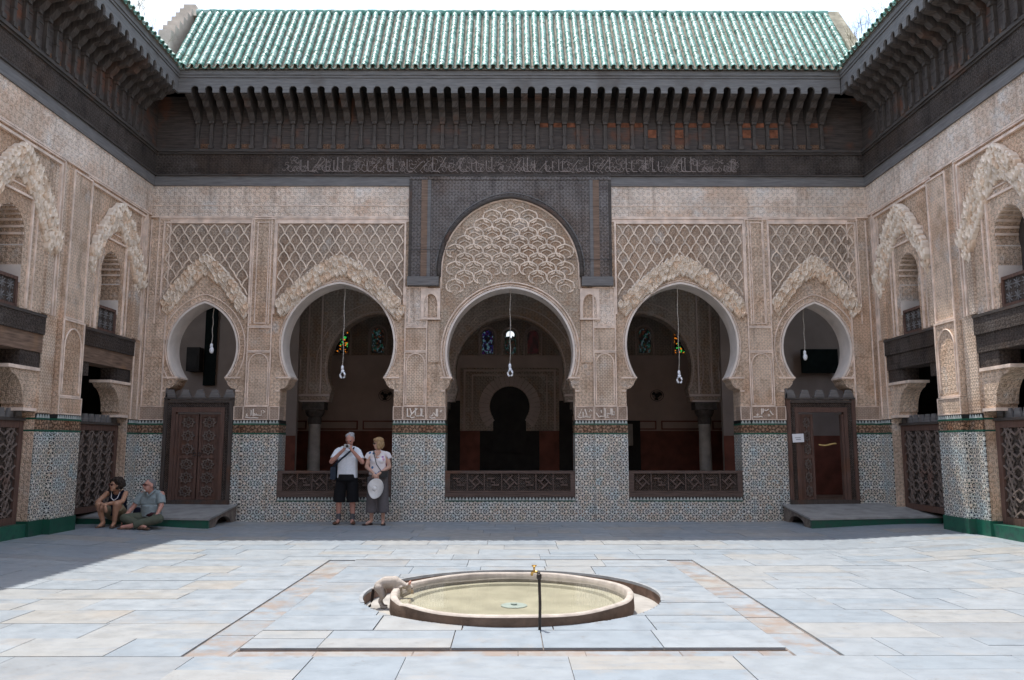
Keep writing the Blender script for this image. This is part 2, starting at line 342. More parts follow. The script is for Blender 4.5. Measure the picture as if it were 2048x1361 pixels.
def muqarnas(parent, cx, half, zf, za, m=1, d=.05, tiers=4, pw=1.4, step=.1, wall_side=0):
    """a band of tiered muqarnas cells rising to a point"""
    root = None
    pts = [(half * (2 * i / 80 - 1), za - (za - zf) * abs(2 * i / 80 - 1) ** pw) for i in range(81)]
    band = MB(m); low = [(x * .93, z - .36 + .1 * abs(x) / half) for x, z in pts]
    band.prism([(cx + x, z) for x, z in low] + [(cx + x, z - .03) for x, z in pts[::-1]], 0, d * .45)
    root = band.build('muqarnas_arch', M['stucco'], parent)
    for t in range(tiers):
        acc = 0; last = None; k = step * (.5 + .5 * (t % 2))
        for x, z in pts:
            x2 = x * (1 - .022 * t); z2 = z - .05 - t * .088 * (1 - .25 * abs(x) / half)
            if last is not None: acc += math.hypot(x2 - last[0], z2 - last[1])
            last = (x2, z2)
            if acc >= k:
                acc -= step * (.85 + .3 * random.random()); acc = min(acc, .02); s = random.uniform(.95, 1.2); k = step
                link('cell', MUQ if random.random() < .7 else MUQ2, root, (m * (cx + x2), -(d * (.95 - .22 * t)) + random.uniform(-.02, .03), z2 + random.uniform(-.025, .025)), (random.uniform(-.08, .12), random.uniform(-.06, .06), random.uniform(-.1, .1)), (s, s, s * random.uniform(.9, 1.15)))
    # pointed crest cells along the top edge
    for i in range(2, 80, 3):
        x, z = pts[i]; s = random.uniform(.7, 1.15)
        link('crest_cell', MUQ, root, (m * (cx + x), -d * .8, z + .005), (0, math.pi + random.uniform(-.2, .2), 0), (s, s, s))
    return root
def muq_top(x, half, zf, za, pw=1.4): return za - (za - zf) * min(1, abs(x) / half) ** pw
lz = MB(); ring = []
for i in range(16):
    t = 2 * math.pi * i / 16; q = abs(math.cos(t)) + abs(math.sin(t)); r = .108 / q * (1 + .18 * abs(math.sin(2 * t)))
    ring.append((r * math.cos(t), r * 1.48 * math.sin(t)))
lz.add([(x, .01, z) for x, z in ring] + [(x * .96, -.022, z * .96) for x, z in ring] + [(x * .6, -.012, z * .6) for x, z in ring] + [(x * .3, -.026, z * .3) for x, z in ring],
       [(k * 16 + i, k * 16 + (i + 1) % 16, k * 16 + 16 + (i + 1) % 16, k * 16 + 16 + i) for k in range(3) for i in range(16)] + [list(range(48, 64))])
LOZ = lz.mesh('lozenge', M['sebka'])
def sebka(parent, x0, x1, z1, cx, half, zf, za, nx):
    px = (x1 - x0) / nx; pz = .375; zb = zf - .1
    root = MB().prism([(x0, zb)] + [(cx + half * (t / 10 - 1), muq_top(half * (t / 10 - 1), half, zf, za) - .1) for t in range(21) if x0 < cx + half * (t / 10 - 1) < x1] + [(x1, zb), (x1, z1), (x0, z1)], 0, .012).build('sebka_panel', M['sebka'], parent)
    ribs = MB(); ok = lambda x, z: x0 - .01 <= x <= x1 + .01 and z <= z1 + .01 and z > muq_top(x - cx, half, zf, za) - .06
    for j in range(-2, 14):
        for i in range(0, 2 * nx + 1):
            if (i + j) % 2: continue
            x = x0 + i * px / 2; z = z1 - j * pz / 2
            for dx in (-1, 1):
                x2 = x + dx * px / 2; z2 = z - pz / 2
                if ok(x, z) and ok(x2, z2):
                    ribs.tube([(x, -.022, z), ((x + x2) / 2 + dx * .012, -.028, (z + z2) / 2 + .016), (x2, -.022, z2)], .0165, 5, False)
            zc = z - pz / 2
            if x0 < x - px * .3 and x + px * .3 < x1 and zc + pz * .4 < z1 and zc - pz * .3 > muq_top(x - cx, half, zf, za):
                link('lozenge', LOZ, root, (x, -.012, zc), None, (px / .25 * .9, 1, .93))
    ribs.build('rib_net', M['rib'], root, kind='stuff')
def frame_rect(mb, x0, x1, z0, z1, t=.03, d0=0, d1=.03, sides='lrtb'):
    if 'l' in sides: mb.w(x0, x0 + t, d0, d1, z0, z1)
    if 'r' in sides: mb.w(x1 - t, x1, d0, d1, z0, z1)
    if 't' in sides: mb.w(x0 + t, x1 - t, d0, d1 - .001, z1 - t, z1)
    if 'b' in sides: mb.w(x0 + t, x1 - t, d0, d1 - .001, z0, z0 + t)
def teeth(mb, s0, s1, z0, z1, d, pitch=.067):
    n = max(1, int(round((s1 - s0) / pitch))); p = (s1 - s0) / n
    for i in range(n):
        c = s0 + (i + .5) * p
        mb.prism([(c - p * .46, z0), (c + p * .46, z0), (c + p * .30, z0 + (z1 - z0) * .5), (c + p * .1, z1), (c - p * .1, z1), (c - p * .30, z0 + (z1 - z0) * .5)], d - .004, d + .006)
def dado(parent, s0, s1, d1, zb=0, m=1, dback=-.5, teeth_front=True, ztop=2.02, plinth=0):
    """mosaic dado with green lines, inscribed tile band and merlon teeth; wraps the pier"""
    root = MB(m).w(s0, s1, dback, d1, zb + plinth, 1.735).build('mosaic_dado', M['zel'], parent)
    e = .006
    MB(m).w(s0 - e, s1 + e, dback, d1 + e, 1.737, 1.765).w(s0 - e, s1 + e, dback, d1 + e, 1.925, 1.953).build('green_tile_line', M['green'], root)
    MB(m).w(s0, s1, dback, d1, 1.767, 1.923).build('inscribed_band', M['calli'], root)
    MB(m).w(s0, s1, dback, d1 - .002, 1.955, 2.022).build('merlon_ground', M['black'], root)
    t = MB(m); teeth(t, s0 + .004, s1 - .004, 1.955, 2.015, d1); t.build('merlon_teeth', M['white'], root, kind='stuff')
    if plinth: MB(m).w(s0 - .02, s1 + .02, dback, d1 + .02, zb - .1, zb + plinth).build('green_plinth', M['green'], root)
    return root
def stroke_block(parent, s0, s1, z0, z1, d, box, lines, r=.0125, mat='scripts', name='inscription'):
    mb = MB(); bx0, bx1, by0, by1 = box
    for ln in lines:
        mb.tube([(s0 + (s1 - s0) * (x - bx0) / (bx1 - bx0), -d - .006, z0 + (z1 - z0) * (by1 - y) / (by1 - by0)) for x, y in ln], r, 5)
    return mb.build(name, M[mat], parent)

# ------------------------------------------------------------------ courtyard floor
def sstep(a, b, x): t = min(1, max(0, (x - a) / (b - a))); return t * t * (3 - 2 * t)
def fz(x): return .10 * sstep(4.8, 7.5, abs(x))
PC = (0.0, 8.5); PR = 1.52; BC = (0.0, 8.15); BR = 1.2
def grid_sheet(xs, ys, zf, hole=None, thick=0):
    mb = MB(); nx, ny = len(xs), len(ys); keep = []
    for j in range(ny - 1):
        for i in range(nx - 1):
            cx, cy = (xs[i] + xs[i + 1]) / 2, (ys[j] + ys[j + 1]) / 2
            if hole and math.hypot(cx - hole[0], cy - hole[1]) < hole[2]: continue
            keep.append((i, j))
    if not keep: return None
    idx = {}; top = []
    def V(i, j):
        if (i, j) not in idx:
            x, y = xs[i], ys[j]
            if hole:
                dx, dy = x - hole[0], y - hole[1]; r = math.hypot(dx, dy)
                if r < hole[2]: x, y = hole[0] + dx / r * hole[2], hole[1] + dy / r * hole[2]
            idx[(i, j)] = len(top); top.append((x, y, zf(x)))
        return idx[(i, j)]
    fs = [(V(i, j), V(i + 1, j), V(i + 1, j + 1), V(i, j + 1)) for i, j in keep]
    if thick:
        n = len(top); cnt = {}
        for f in fs:
            for k in range(4):
                e = (f[k], f[(k + 1) % 4]); cnt[tuple(sorted(e))] = None if tuple(sorted(e)) in cnt else e
        sides = [(e[1], e[0], e[0] + n, e[1] + n) for e in cnt.values() if e]
        return mb.add(top + [(x, y, z - thick) for x, y, z in top], fs + sides)
    return mb.add(top, fs)
def lin(a, b, n): return [a + (b - a) * i / n for i in range(n + 1)]
xs = lin(-9, -2, 28) + lin(-2, 2, 40)[1:] + lin(2, 9, 28)[1:]; ys = lin(-5, 6.5, 10) + lin(6.5, 10.5, 40)[1:] + lin(10.5, 17, 10)[1:]
floor = grid_sheet(xs, ys, lambda x: fz(x) - .014, (PC[0], PC[1], PR - .01)).build('courtyard_floor', M['mortar'], None, kind='structure')
rows = lin(2.2, 6.05, 6)[:-1] + lin(6.05, 10.95, 9)[:-1] + lin(10.95, 16.3, 10)
slabs = []
def slab(x0, x1, y0, y1, mat='marble', hole=None, zf=fz, gap=.003, name='paving_slab', nfine=False):
    dz = random.uniform(-.002, .0025); gx = gap * random.uniform(.5, 1.5); tx, ty = random.uniform(-.002, .002), random.uniform(-.002, .002)
    nx = 26 if nfine else (max(1, int((x1 - x0) / .25)) if max(abs(x0), abs(x1)) > 4.5 else 1); ny = 26 if nfine else 1
    s = grid_sheet(lin(x0 + gx, x1 - gx, nx), lin(y0 + gap, y1 - gap, ny), lambda x: zf(x) + dz, hole, .03)
    if s: slabs.append((name, mat, s, (x1 - x0) * (y1 - y0) / max(2, (y0 + y1) / 2) ** 3, y0))
for j in range(len(rows) - 1):
    y0, y1 = rows[j], rows[j + 1]; spans = [(-7.95, 7.95)]
    if 6.0 < y0 < 10.9: spans = [(-7.95, -2.42), (2.42, 7.95)]
    for a, b in spans:
        x = a; first = random.uniform(.4, 1.1)
        while x < b - .01:
            w = first if x == a else random.choice((.62, .8, .95, 1.1, 1.3)) * random.uniform(.9, 1.1)
            x1 = x + w
            if b - x1 < .35: x1 = b
            if random.random() < .16 and y1 - y0 > .5:
                ym = y0 + (y1 - y0) * random.choice((.45, .55, .6)); slab(x, x1, y0, ym); slab(x, x1, ym, y1)
            else: slab(x, x1, y0, y1)
            x = x1
for j in range(8):                                     # the square bed round the basin
    y0 = 6.275 + j * .578; y1 = y0 + .578; x = -2.07; k = 0
    cuts = sorted([random.uniform(-1.5, -1.0), random.uniform(-.65, -.3), random.uniform(.15, .5), random.uniform(.95, 1.4)])
    for x1 in cuts + [2.07]:
        if random.random() < .2: slab(x, x1, y0, y0 + .3, 'marble', (PC[0], PC[1], PR), lambda x: .004, .004, 'paving_slab', True); slab(x, x1, y0 + .3, y1, 'marble', (PC[0], PC[1], PR), lambda x: .004, .004, 'paving_slab', True)
        else: slab(x, x1, y0, y1, 'marble', (PC[0], PC[1], PR), lambda x: .004, .004, 'paving_slab', True)
        x = x1
def gutter(horizontal, a, b, c0, c1):
    x = a
    while x < b - .01:
        x1 = min(b, x + random.uniform(.35, .8));  x1 = b if b - x1 < .2 else x1
        if horizontal: slab(x, x1, c0, c1, 'gutter', None, lambda x: -.012, .005, 'gutter_stone')
        else: slab(c0, c1, x, x1, 'gutter', None, lambda x: -.012, .005, 'gutter_stone')
        x = x1
gutter(False, 6.07, 10.94, -2.412, -2.085); gutter(False, 6.07, 10.94, 2.085, 2.412); gutter(True, -2.07, 2.07, 6.065, 6.235)
slabs.sort(key=lambda t: -t[3])
rest = MB(); n_p = 0
for name, mat, s, a, y in slabs:
    if name == 'gutter_stone' or n_p < 300:
        n_p += name == 'paving_slab'; s.build(name, M[mat], floor)
    else: rest.add(s.v, s.f)
if rest.v: rest.build('paving_slabs_far', M['marble'], floor, kind='stuff')
# sunken ring round the basin
nn = 96; pit = MB()
pit.add([(PC[0] + r * math.cos(2 * math.pi * k / nn), PC[1] + r * math.sin(2 * math.pi * k / nn), z) for r, z in ((PR, .0), (PR, -.115)) for k in range(nn)],
        [(k, (k + 1) % nn, nn + (k + 1) % nn, nn + k) for k in range(nn)])
pit.build('pit_wall', M['pitwall'], floor, True)
pe = MB()
for k in range(nn):
    if math.sin(2 * math.pi * k / nn) < -.3: continue
    t0, t1 = 2 * math.pi * k / nn, 2 * math.pi * (k + 1) / nn
    pe.add([(PC[0] + r * math.cos(t), PC[1] + r * math.sin(t), z) for z in (.0095, -.02) for r, t in ((PR - .006, t0), (PR + .03, t0), (PR + .03, t1), (PR - .006, t1))], [(0, 1, 2, 3), (4, 7, 6, 5), (0, 3, 7, 4), (1, 5, 6, 2)])
pe.build('pit_edge', M['marble2'], floor)
pf = MB(); nr_ = 14; pz = lambda y: .003 - .118 * sstep(PC[1] - PR * .98, PC[1] - .35, y)
pf.add([(PC[0] + (PR + .01) * (i + .01) / nr_ * math.cos(2 * math.pi * k / nn), PC[1] + (PR + .01) * (i + .01) / nr_ * math.sin(2 * math.pi * k / nn), pz(PC[1] + (PR + .01) * (i + .01) / nr_ * math.sin(2 * math.pi * k / nn))) for i in range(nr_ + 1) for k in range(nn)],
       [(i * nn + k, i * nn + (k + 1) % nn, (i + 1) * nn + (k + 1) % nn, (i + 1) * nn + k) for i in range(nr_) for k in range(nn)])
pf.build('pit_floor', M['pitfloor'], floor, True)
grt = MB(); grt.box(-2.07, 2.07, 10.905, 10.945, -.02, .0042); grt.box(-2.07, 2.07, 6.245, 6.268, -.02, -.012)  # dark strips filling the joints before and behind the bed
grt.build('dark_joint', plain('dark_joint_fill', (.06, .042, .035), .95, .1, .3, 9), floor)

# ------------------------------------------------------------------ basin, water, tap
basin = empty('fountain_basin', 'round low stone basin of greenish water in the middle of the courtyard', 'fountain', (BC[0], BC[1], -.11))
def ringmesh(prof, n=128, chip=True):
    mb = MB(); vs = []
    for r, z in prof:
        for k in range(n):
            t = 2 * math.pi * k / n; dz = 0; dr = .006 * math.sin(5 * t) + .004 * math.sin(11 * t + 1)
            if chip and z > .17:
                q = (t - R(207)) / .09; dz = -.022 * math.exp(-q * q) + .004 * math.sin(7 * t); dr += (-.02 * math.exp(-q * q) if r > 1.15 else 0)
            vs.append(((r + dr) * math.cos(t), (r + dr) * math.sin(t), z + dz))
    m = len(prof)
    return mb.add(vs, [(i * n + k, i * n + (k + 1) % n, (i + 1) * n + (k + 1) % n, (i + 1) * n + k) for i in range(m - 1) for k in range(n)])
ringmesh([(1.19, 0), (1.205, .06), (1.2, .14), (1.2, .186)]).build('basin_wall', M['rim'], basin, True)
ringmesh([(1.2, .186), (1.19, .2), (1.145, .202), (1.13, .19), (1.12, .1)]).build('basin_rim', M['rimtop'], basin, True)
MB().lathe([(1.13, .055), (1.13, .075)], (0, 0, 0), 64).build('basin_floor', M['basin'], basin)
MB().lathe([(1.124, .07), (1.124, .1), (1.02, .1), (1.0, .07)], (0, 0, 0), 64, False).build('inner_ledge', M['basin'], basin)
MB().lathe([(.13, .0), (.13, .012), (.12, .016), (.03, .016), (.03, .03), (.012, .03)], (.02, -.1, .07), 24).build('drain_disc', M['disc'], basin)
wat = MB().add([(BC[0] + 1.124 * math.cos(2 * math.pi * k / 96), BC[1] + 1.124 * math.sin(2 * math.pi * k / 96), .055) for k in range(96)], [list(range(96))]).mesh('water', M['water'], False, False); link('water', wat, None, kind='structure')
tap = empty('standpipe_tap', 'thin iron standpipe with a brass tap in front of the basin', 'tap', (.225, 6.87, 0))
MB().tube([(0, 0, -.01), (.004, 0, .2), (-.002, .004, .43), (-.004, .012, .455), (-.012, .03, .462)], .0125, 10).build('pipe', M['pipe'], tap, True)
MB().lathe([(.019, .41), (.021, .42), (.021, .445), (.017, .452)], (-.003, .006, 0), 12).build('elbow', M['pipe'], tap, True)
sp = MB().tube([(-.012, .03, .462), (-.035, .06, .462), (-.052, .085, .458), (-.06, .098, .44), (-.062, .1, .425)], [.011, .012, .013, .012, .011], 10).build('spout', M['brass'], tap, True)
MB().lathe([(.008, 0), (.008, .03), (.014, .034), (.014, .04), (.006, .044)], (-.042, .07, .466), 10).box(-.064, -.02, .065, .075, .508, .516).build('valve_handle', M['brass'], sp)

# ------------------------------------------------------------------ arcade facade
fac = empty('arcade_facade', 'carved stucco arcade of five horseshoe arches across the far side', 'facade', (0, YB, 0))
X0, X1, X2, X3, X4 = 1.325, 2.375, 4.70, 5.61, 7.02       # edges of openings and piers
A3 = dict(a=1.31, e=.051, zc=3.40); A2 = dict(a=1.15, e=.143, zc=3.57); A1 = dict(a=.70, e=.286, zc=3.50)
TH = .5; ZT = 6.93
def bay(cx, w, xl, xr, A, mat='stucco'):
    ol = arch_outline(cx, w, .40, 2.90, A['a'], A['e'], A['zc'])
    MB().prism([(xl, .40)] + ol + [(xr, .40), (xr, ZT), (xl, ZT)], -TH, 0).build('arch_wall', M[mat], fac)
    pts = arch_line(cx, A['a'], A['e'], A['zc'], 2.9, 0)
    lin_ = MB(); n = len(pts)
    # smooth plaster soffit lining, slightly proud of the rough wall edge
    inner = arch_line(cx, A['a'], A['e'], A['zc'], 2.9, 0, 24, -.012); outer = arch_line(cx, A['a'], A['e'], A['zc'], 2.9, 0, 24, .03)
    for i in range(n - 1):
        a, b, c, d = inner[i], inner[i + 1], outer[i + 1], outer[i]
        lin_.add([(p[0], y, p[2]) for y in (-.012, TH + .012) for p in (a, b, c, d)], [(0, 1, 2, 3), (4, 7, 6, 5), (0, 4, 5, 1), (2, 6, 7, 3)])
    lin_.build('arch_soffit', M['soffit'], fac)
    MB().tube(arch_line(cx, A['a'], A['e'], A['zc'], 2.95, .012, 24, .055), .012, 5).build('arch_moulding', M['frame'], fac)
    # imposts
    x0 = arcx(A['a'], A['e'], A['zc'], 2.9)
    for s in (-1, 1):
        imp = MB(); a, b = sorted((cx + s * (x0 - .025), cx + s * (w + .10))); imp.w(a, b, -TH - .01, .022, 2.87, 2.905); imp.w(*sorted((cx + s * (w + .005), cx + s * (w + .09))), -.05, .018, 2.60, 2.63)
        imp.build('impost', M['frame'], fac)
mid = lambda a, b: (a + b) / 2
P_in, P_out = mid(X0, X1), mid(X2, X3)
bay(0, X0, -P_in, P_in, A3)
for s in (-1, 1):
    a, b = sorted((s * P_in, s * P_out)); bay(s * mid(X1, X2), mid(X2, X1) - X1, a, b, A2)
    a, b = sorted((s * P_out, s * 7.6)); bay(s * mid(X3, X4), mid(X3, X4) - X3, a, b, A1)
# piers: dados in three steps, inscription blocks, panels
def pier(s, strips, script=None):
    base = None
    for (a, b, d) in strips:
        a, b = sorted((s * a, s * b)); wide = d > .03
        dd = dado(fac, a, b, d, 0, 1, -TH - .004 if not wide else .0)
        MB().w(a + .002, b - .002, -.3, d - .004, 2.023, 2.30).build('inscription_block', M['block'], fac)
        f = MB(); frame_rect(f, a + .002, b - .002, 2.024, 2.302, .016, d - .006, d + .008); f.build('block_frame', M['frame'], fac)
for s in (-1, 1):
    pier(s, [(X1 + .012, X1 - .19, .018), (X1 - .191, X1 - .67, .055), (X1 - .671, X0 - .012, .02)])
    pier(s, [(X2 - .012, X2 + .2, .02), (X2 + .201, X2 + .72, .055), (X2 + .721, X3 + .012, .018)])
    pier(s, [(X4 - .012, 7.54, .02)])
L1 = [[(800, 260), (800, 540)], [(720, 300), (720, 500), (690, 510)], [(560, 440), (540, 510), (600, 520)], [(850, 420), (840, 520), (930, 440), (900, 520), (960, 470)], [(1115, 320), (1115, 500), (960, 500)], [(1180, 320), (1260, 380), (1180, 420)], [(500, 560), (700, 600), (860, 590), (1000, 600)]]
L2 = [[(550, 290), (550, 580), (590, 585), (600, 540)], [(640, 280), (690, 440), (710, 480)], [(930, 290), (700, 500), (650, 580), (720, 630), (830, 590)], [(850, 270), (850, 540)], [(1050, 280), (1050, 560), (900, 560)], [(1090, 300), (1090, 560), (1180, 570)]]
L2b = [[(1545, 300), (1545, 570)], [(1580, 300), (1580, 580)], [(1540, 560), (1450, 440), (1430, 520), (1380, 570)], [(1320, 590), (1400, 640), (1480, 610), (1520, 640)], [(1720, 350), (1660, 400), (1690, 430), (1720, 360)]]
L3a = [[(330, 290), (290, 420), (240, 500), (270, 560)], [(370, 400), (370, 600), (430, 590), (430, 540)], [(430, 290), (480, 480), (500, 540)], [(660, 370), (600, 310), (570, 400)], [(620, 500), (600, 600), (500, 590), (440, 560)], [(190, 560), (260, 620), (330, 600)]]
L3 = [[(1090, 240), (1090, 570), (950, 560), (930, 590)], [(1135, 260), (1135, 650)], [(780, 430), (830, 520), (900, 600)], [(1360, 270), (1360, 500), (1290, 470)], [(1410, 280), (1410, 520), (1370, 530)], [(1450, 400), (1490, 400), (1480, 500), (1430, 520)], [(1290, 470), (1200, 480), (1240, 530), (1170, 600), (1280, 600)], [(970, 330), (990, 440)]]
L4 = [[(720, 560), (900, 570), (1000, 540), (1050, 570)], [(850, 480), (880, 450), (910, 490), (870, 510), (850, 480)], [(1030, 240), (1030, 470)], [(1090, 240), (1080, 400)], [(1130, 300), (1200, 330), (1280, 270)], [(1250, 500), (1300, 470), (1330, 520), (1260, 530)], [(1330, 330), (1400, 450), (1450, 480)]]
stroke_block(fac, -(X2 + .70), -(X2 + .22), 2.04, 2.28, .055, (430, 1350, 200, 640), L1)
stroke_block(fac, -(X1 - .21), -(X1 - .65), 2.04, 2.28, .055, (400, 1220, 250, 670), L2, .015)
stroke_block(fac, -(X1 - .69), -(X0 + .01), 2.04, 2.28, .02, (1250, 1810, 250, 670), L2b)
stroke_block(fac, X0 + .01, X1 - .69, 2.04, 2.28, .02, (140, 690, 230, 670), L3a)
stroke_block(fac, X1 - .65, X1 - .21, 2.04, 2.28, .055, (740, 1590, 230, 670), L3)
stroke_block(fac, X2 + .22, X2 + .70, 2.04, 2.28, .055, (690, 1550, 200, 650), L4)
# pilaster panels over the piers
def blind_niche(x0, x1, z0, z1, d):
    cx = mid(x0, x1); w = (x1 - x0) / 2 - .03; pts = [(cx - w, -d, z0 + .03), (cx - w, -d, z1 - w * 1.25)] + [(cx - w * math.cos(t), -d, z1 - w * 1.25 + w * 1.15 * math.sin(t)) for t in lin(0, math.pi, 12)] + [(cx + w, -d, z0 + .03)]
    MB().tube(pts, .014, 5).build('blind_arch_moulding', M['frame'], fac)
for s in (-1, 1):
    for (a, b, kind) in ((X1 - .67, X1 - .20, 'in'), (X2 + .20, X2 + .70, 'out')):
        x0, x1 = sorted((s * a, s * b)); lev = [(2.305, 3.42, 'panel' if kind == 'in' else 'stucco_fine'), (3.425, 3.93, 'stucco_fine')]
        if kind == 'out': lev += [(3.935, 6.23, 'stucco')]
        else: lev += [(3.935, 4.77, 'frieze')]
        for z0, z1, mt in lev:
            MB().w(x0, x1, 0, .032, z0, z1).build('pilaster_panel', M[mt], fac)
            f = MB(); frame_rect(f, x0, x1, z0, z1, .022, .033, .052); f.build('panel_frame', M['frame'], fac)
        blind_niche(x0 + .02, x1 - .02, 2.32, 3.40, .042)
        if kind == 'out':
            f = MB(); frame_rect(f, x0 + .12, x1 - .12, 4.0, 6.15, .018, .033, .05); f.build('panel_frame', M['frame'], fac)
    # small side niche beside the central arch
    x0, x1 = sorted((s * (X0 + .13), s * (X1 - .68))); MB().w(x0, x1, 0, .03, 3.2, 4.06).build('pilaster_panel', M['stucco_fine'], fac)
    x0, x1 = sorted((s * (X0 + .12), s * (X0 + .52))); n_ = MB(); cx = mid(x0, x1); q = (x1 - x0) / 2
    n_.prism([(x0, 4.12), (x0 + .06, 4.12)] + [(cx - (q - .06) * math.cos(t), 4.40 + .22 * math.sin(t)) for t in lin(0, math.pi, 10)] + [(x1 - .06, 4.12), (x1, 4.12), (x1, 4.74), (x0, 4.74)], 0, .06)
    n_.w(x0 - .01, x1 + .01, 0, .075, 4.08, 4.12); n_.build('small_niche', M['frame'], fac)
    x0, x1 = sorted((s * X4 + s * .01, s * 7.53)); 
    for k, (z0, z1) in enumerate(((2.31, 3.3), (3.31, 4.6), (4.61, 6.2))):
        MB().w(x0 + .05, x1 - .09, 0, .026, z0, z1).build('corner_panel', M['stucco_fine' if k % 2 else 'stucco'], fac)
    f = MB(); f.w(x0 + .02, x0 + .045, 0, .035, 2.31, 6.2); f.w(x1 - .085, x1 - .06, 0, .035, 2.31, 6.2); f.build('panel_frame', M['frame'], fac)
# upper panels: sebka nets, muqarnas arches, borders, frieze
for s in (-1, 1):
    c2 = s * mid(X1, X2); c1 = s * mid(X3, X4)
    sebka(fac, c2 - 1.30, c2 + 1.30, 6.10, c2, 1.36, 4.40, 5.39, 11)
    sebka(fac, c1 - .87, c1 + .87, 6.10, c1, .92, 4.44, 5.37, 7)
    muqarnas(fac, c2, 1.32, 4.38, 5.39); muqarnas(fac, c1, .88, 4.42, 5.37)
    f = MB()
    for c, h in ((c2, 1.36), (c1, .93)):
        frame_rect(f, c - h, c + h, 4.2, 6.155, .035, 0, .045, 'lrt'); frame_rect(f, c - h - .10, c + h + .10 if abs(c) < 5 else c + h + .04, 4.0, 6.245, .022, 0, .038, 'lrt')
        f.w(c - h - .07, c + h + .07, 0, .02, 6.16, 6.218)
    f.build('border_frame', M['frame'], fac)
    MB().tube(arch_line(c1, A1['a'], A1['e'], A1['zc'], 2.95, .012, 24, .17), .014, 5).build('arch_moulding', M['frame'], fac)
    x0, x1 = sorted((s * 2.13, s * 7.53)); MB().w(x0, x1, 0, .02, 6.25, 6.93).build('stucco_frieze', M['frieze'], fac)
    f = MB(); f.w(x0, x1, .02, .035, 6.25, 6.275); f.w(x0, x1, .02, .03, 6.50, 6.515); f.build('frieze_moulding', M['frame'], fac)
# central tympanum with ribbed net, framed in carved cedar
TA = dict(a=1.44, e=.12, zc=5.1)
tol = [(x, z) for x, y, z in arch_line(0, TA['a'], TA['e'], TA['zc'], 5.1, 0)]
c3 = [(x, z) for x, y, z in arch_line(0, A3['a'], A3['e'], A3['zc'], 3.6, 0, 24, .09)]
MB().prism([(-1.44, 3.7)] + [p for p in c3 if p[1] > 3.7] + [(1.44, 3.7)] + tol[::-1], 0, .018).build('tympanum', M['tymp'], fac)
rb = MB()
def in_t(x, z):
    r = TA['a'] + TA['e']; top = (abs(x) + TA['e']) ** 2 + (z - TA['zc']) ** 2 < (r - .04) ** 2 if z > TA['zc'] else abs(x) < TA['a'] - .03
    return top and (abs(x) + A3['e']) ** 2 + (z - A3['zc']) ** 2 > (A3['a'] + A3['e'] + .15) ** 2
for j in range(16):
    z0 = 3.9 + j * .185; off = .19 * (j % 2)
    for i in range(-9, 10):
        c = i * .38 + off
        for k, sc in enumerate((1, .62)):
            pts = [(c + .19 * sc * math.sin(t) * (1.1 if abs(t) < 1.2 else 1), -.026, z0 + .14 * sc * (1 + math.cos(t)) + .02 * sc * math.exp(-(t / .35) ** 2)) for t in lin(-2.6, 2.6, 12)]
            if all(in_t(p[0], p[2]) for p in pts): rb.tube([(p_[0], -.032, p_[2]) for p_ in pts], .0185 if k == 0 else .011, 5)
rb.build('tympanum_rib_net', M['rib'], fac, kind='stuff')
f = MB(); f.tube([(x, -.03, z) for x, z in [(-1.44, 4.72)] + tol + [(1.44, 4.72)]], .03, 6); f.build('tympanum_moulding', M['frame'], fac, True)
MB().tube(arch_line(0, A3['a'], A3['e'], A3['zc'], 2.95, .02, 24, .11), .016, 5).build('arch_moulding', M['frame'], fac)
wp = empty('cedar_arch_surround', 'dark carved cedar panel framing the tall central arch', 'panel', (0, YB, 0))
to2 = [(x, z) for x, y, z in arch_line(0, TA['a'], TA['e'], TA['zc'], 5.1, 0, 24, .04)]
MB().prism([(-1.66, 4.975), (-1.48, 4.975)] + to2 + [(1.48, 4.975), (1.66, 4.975), (1.66, 7.06), (-1.66, 7.06)], 0, .06).build('pierced_panel', M['woodfine'], wp)
f = MB(); f.tube([(x, -.075, z) for x, z in [(-1.48, 4.975)] + to2 + [(1.48, 4.975)]], .045, 6); f.build('arch_board', M['wood'], wp, True)
f = MB(); f.tube([(x, -.06, z) for x, z in [(x * 1.045, 5.1 + (z - 5.1) * 1.055) for x, z in to2]], .016, 5); f.build('arch_bead', M['woodgrey'], wp, True)
for s in (-1, 1):
    MB().w(*sorted((s * 1.665, s * 1.735)), 0, .07, 4.975, 7.06).build('bead_strip', M['woodgrey'], wp)
    MB().w(*sorted((s * 1.737, s * 1.865)), 0, .065, 4.975, 7.06).build('upright_board', M['woodor'], wp)
    MB().w(*sorted((s * 1.867, s * 2.06)), 0, .06, 4.975, 7.06).build('lattice_board', M['woodfine'], wp)
    MB().w(*sorted((s * 2.062, s * 2.12)), 0, .07, 4.975, 7.06).build('edge_board', M['wood'], wp)
    MB().w(*sorted((s * 1.48, s * 2.13)), 0, .14, 4.785, 4.972).build('stub_beam', M['woodgrey'], wp)
    MB().tube([(s * 1.1 if k else s * 2.12, -.09, 5.9 + .9 * 0 - (.7 if s < 0 else 1.1) * .5) for k in (0, 1)], .006, 4).build('tie_wire', M['pipe'], wp)
MB().w(-2.12, 2.12, 0, .075, 7.062, 7.135).build('top_board', M['woodfine'], wp)
# parapets under the windows
for cx, w in ((0, X0), (-mid(X1, X2), mid(X2, X1) - X1), (mid(X1, X2), mid(X2, X1) - X1)):
    p = MB().w(cx - w + .012, cx + w - .012, -.40, .008, 0, .395).build('mosaic_parapet', M['zel'], fac)
    MB().w(cx - w + .012, cx + w - .012, -.4, .014, .397, .417).build('green_tile_line', M['green'], p)
    MB().w(cx - w + .012, cx + w - .012, -.4, .006, .419, .487).build('merlon_ground', M['black'], p)
    t = MB(); teeth(t, cx - w + .02, cx + w - .02, .419, .482, .008); t.build('merlon_teeth', M['white'], p, kind='stuff')

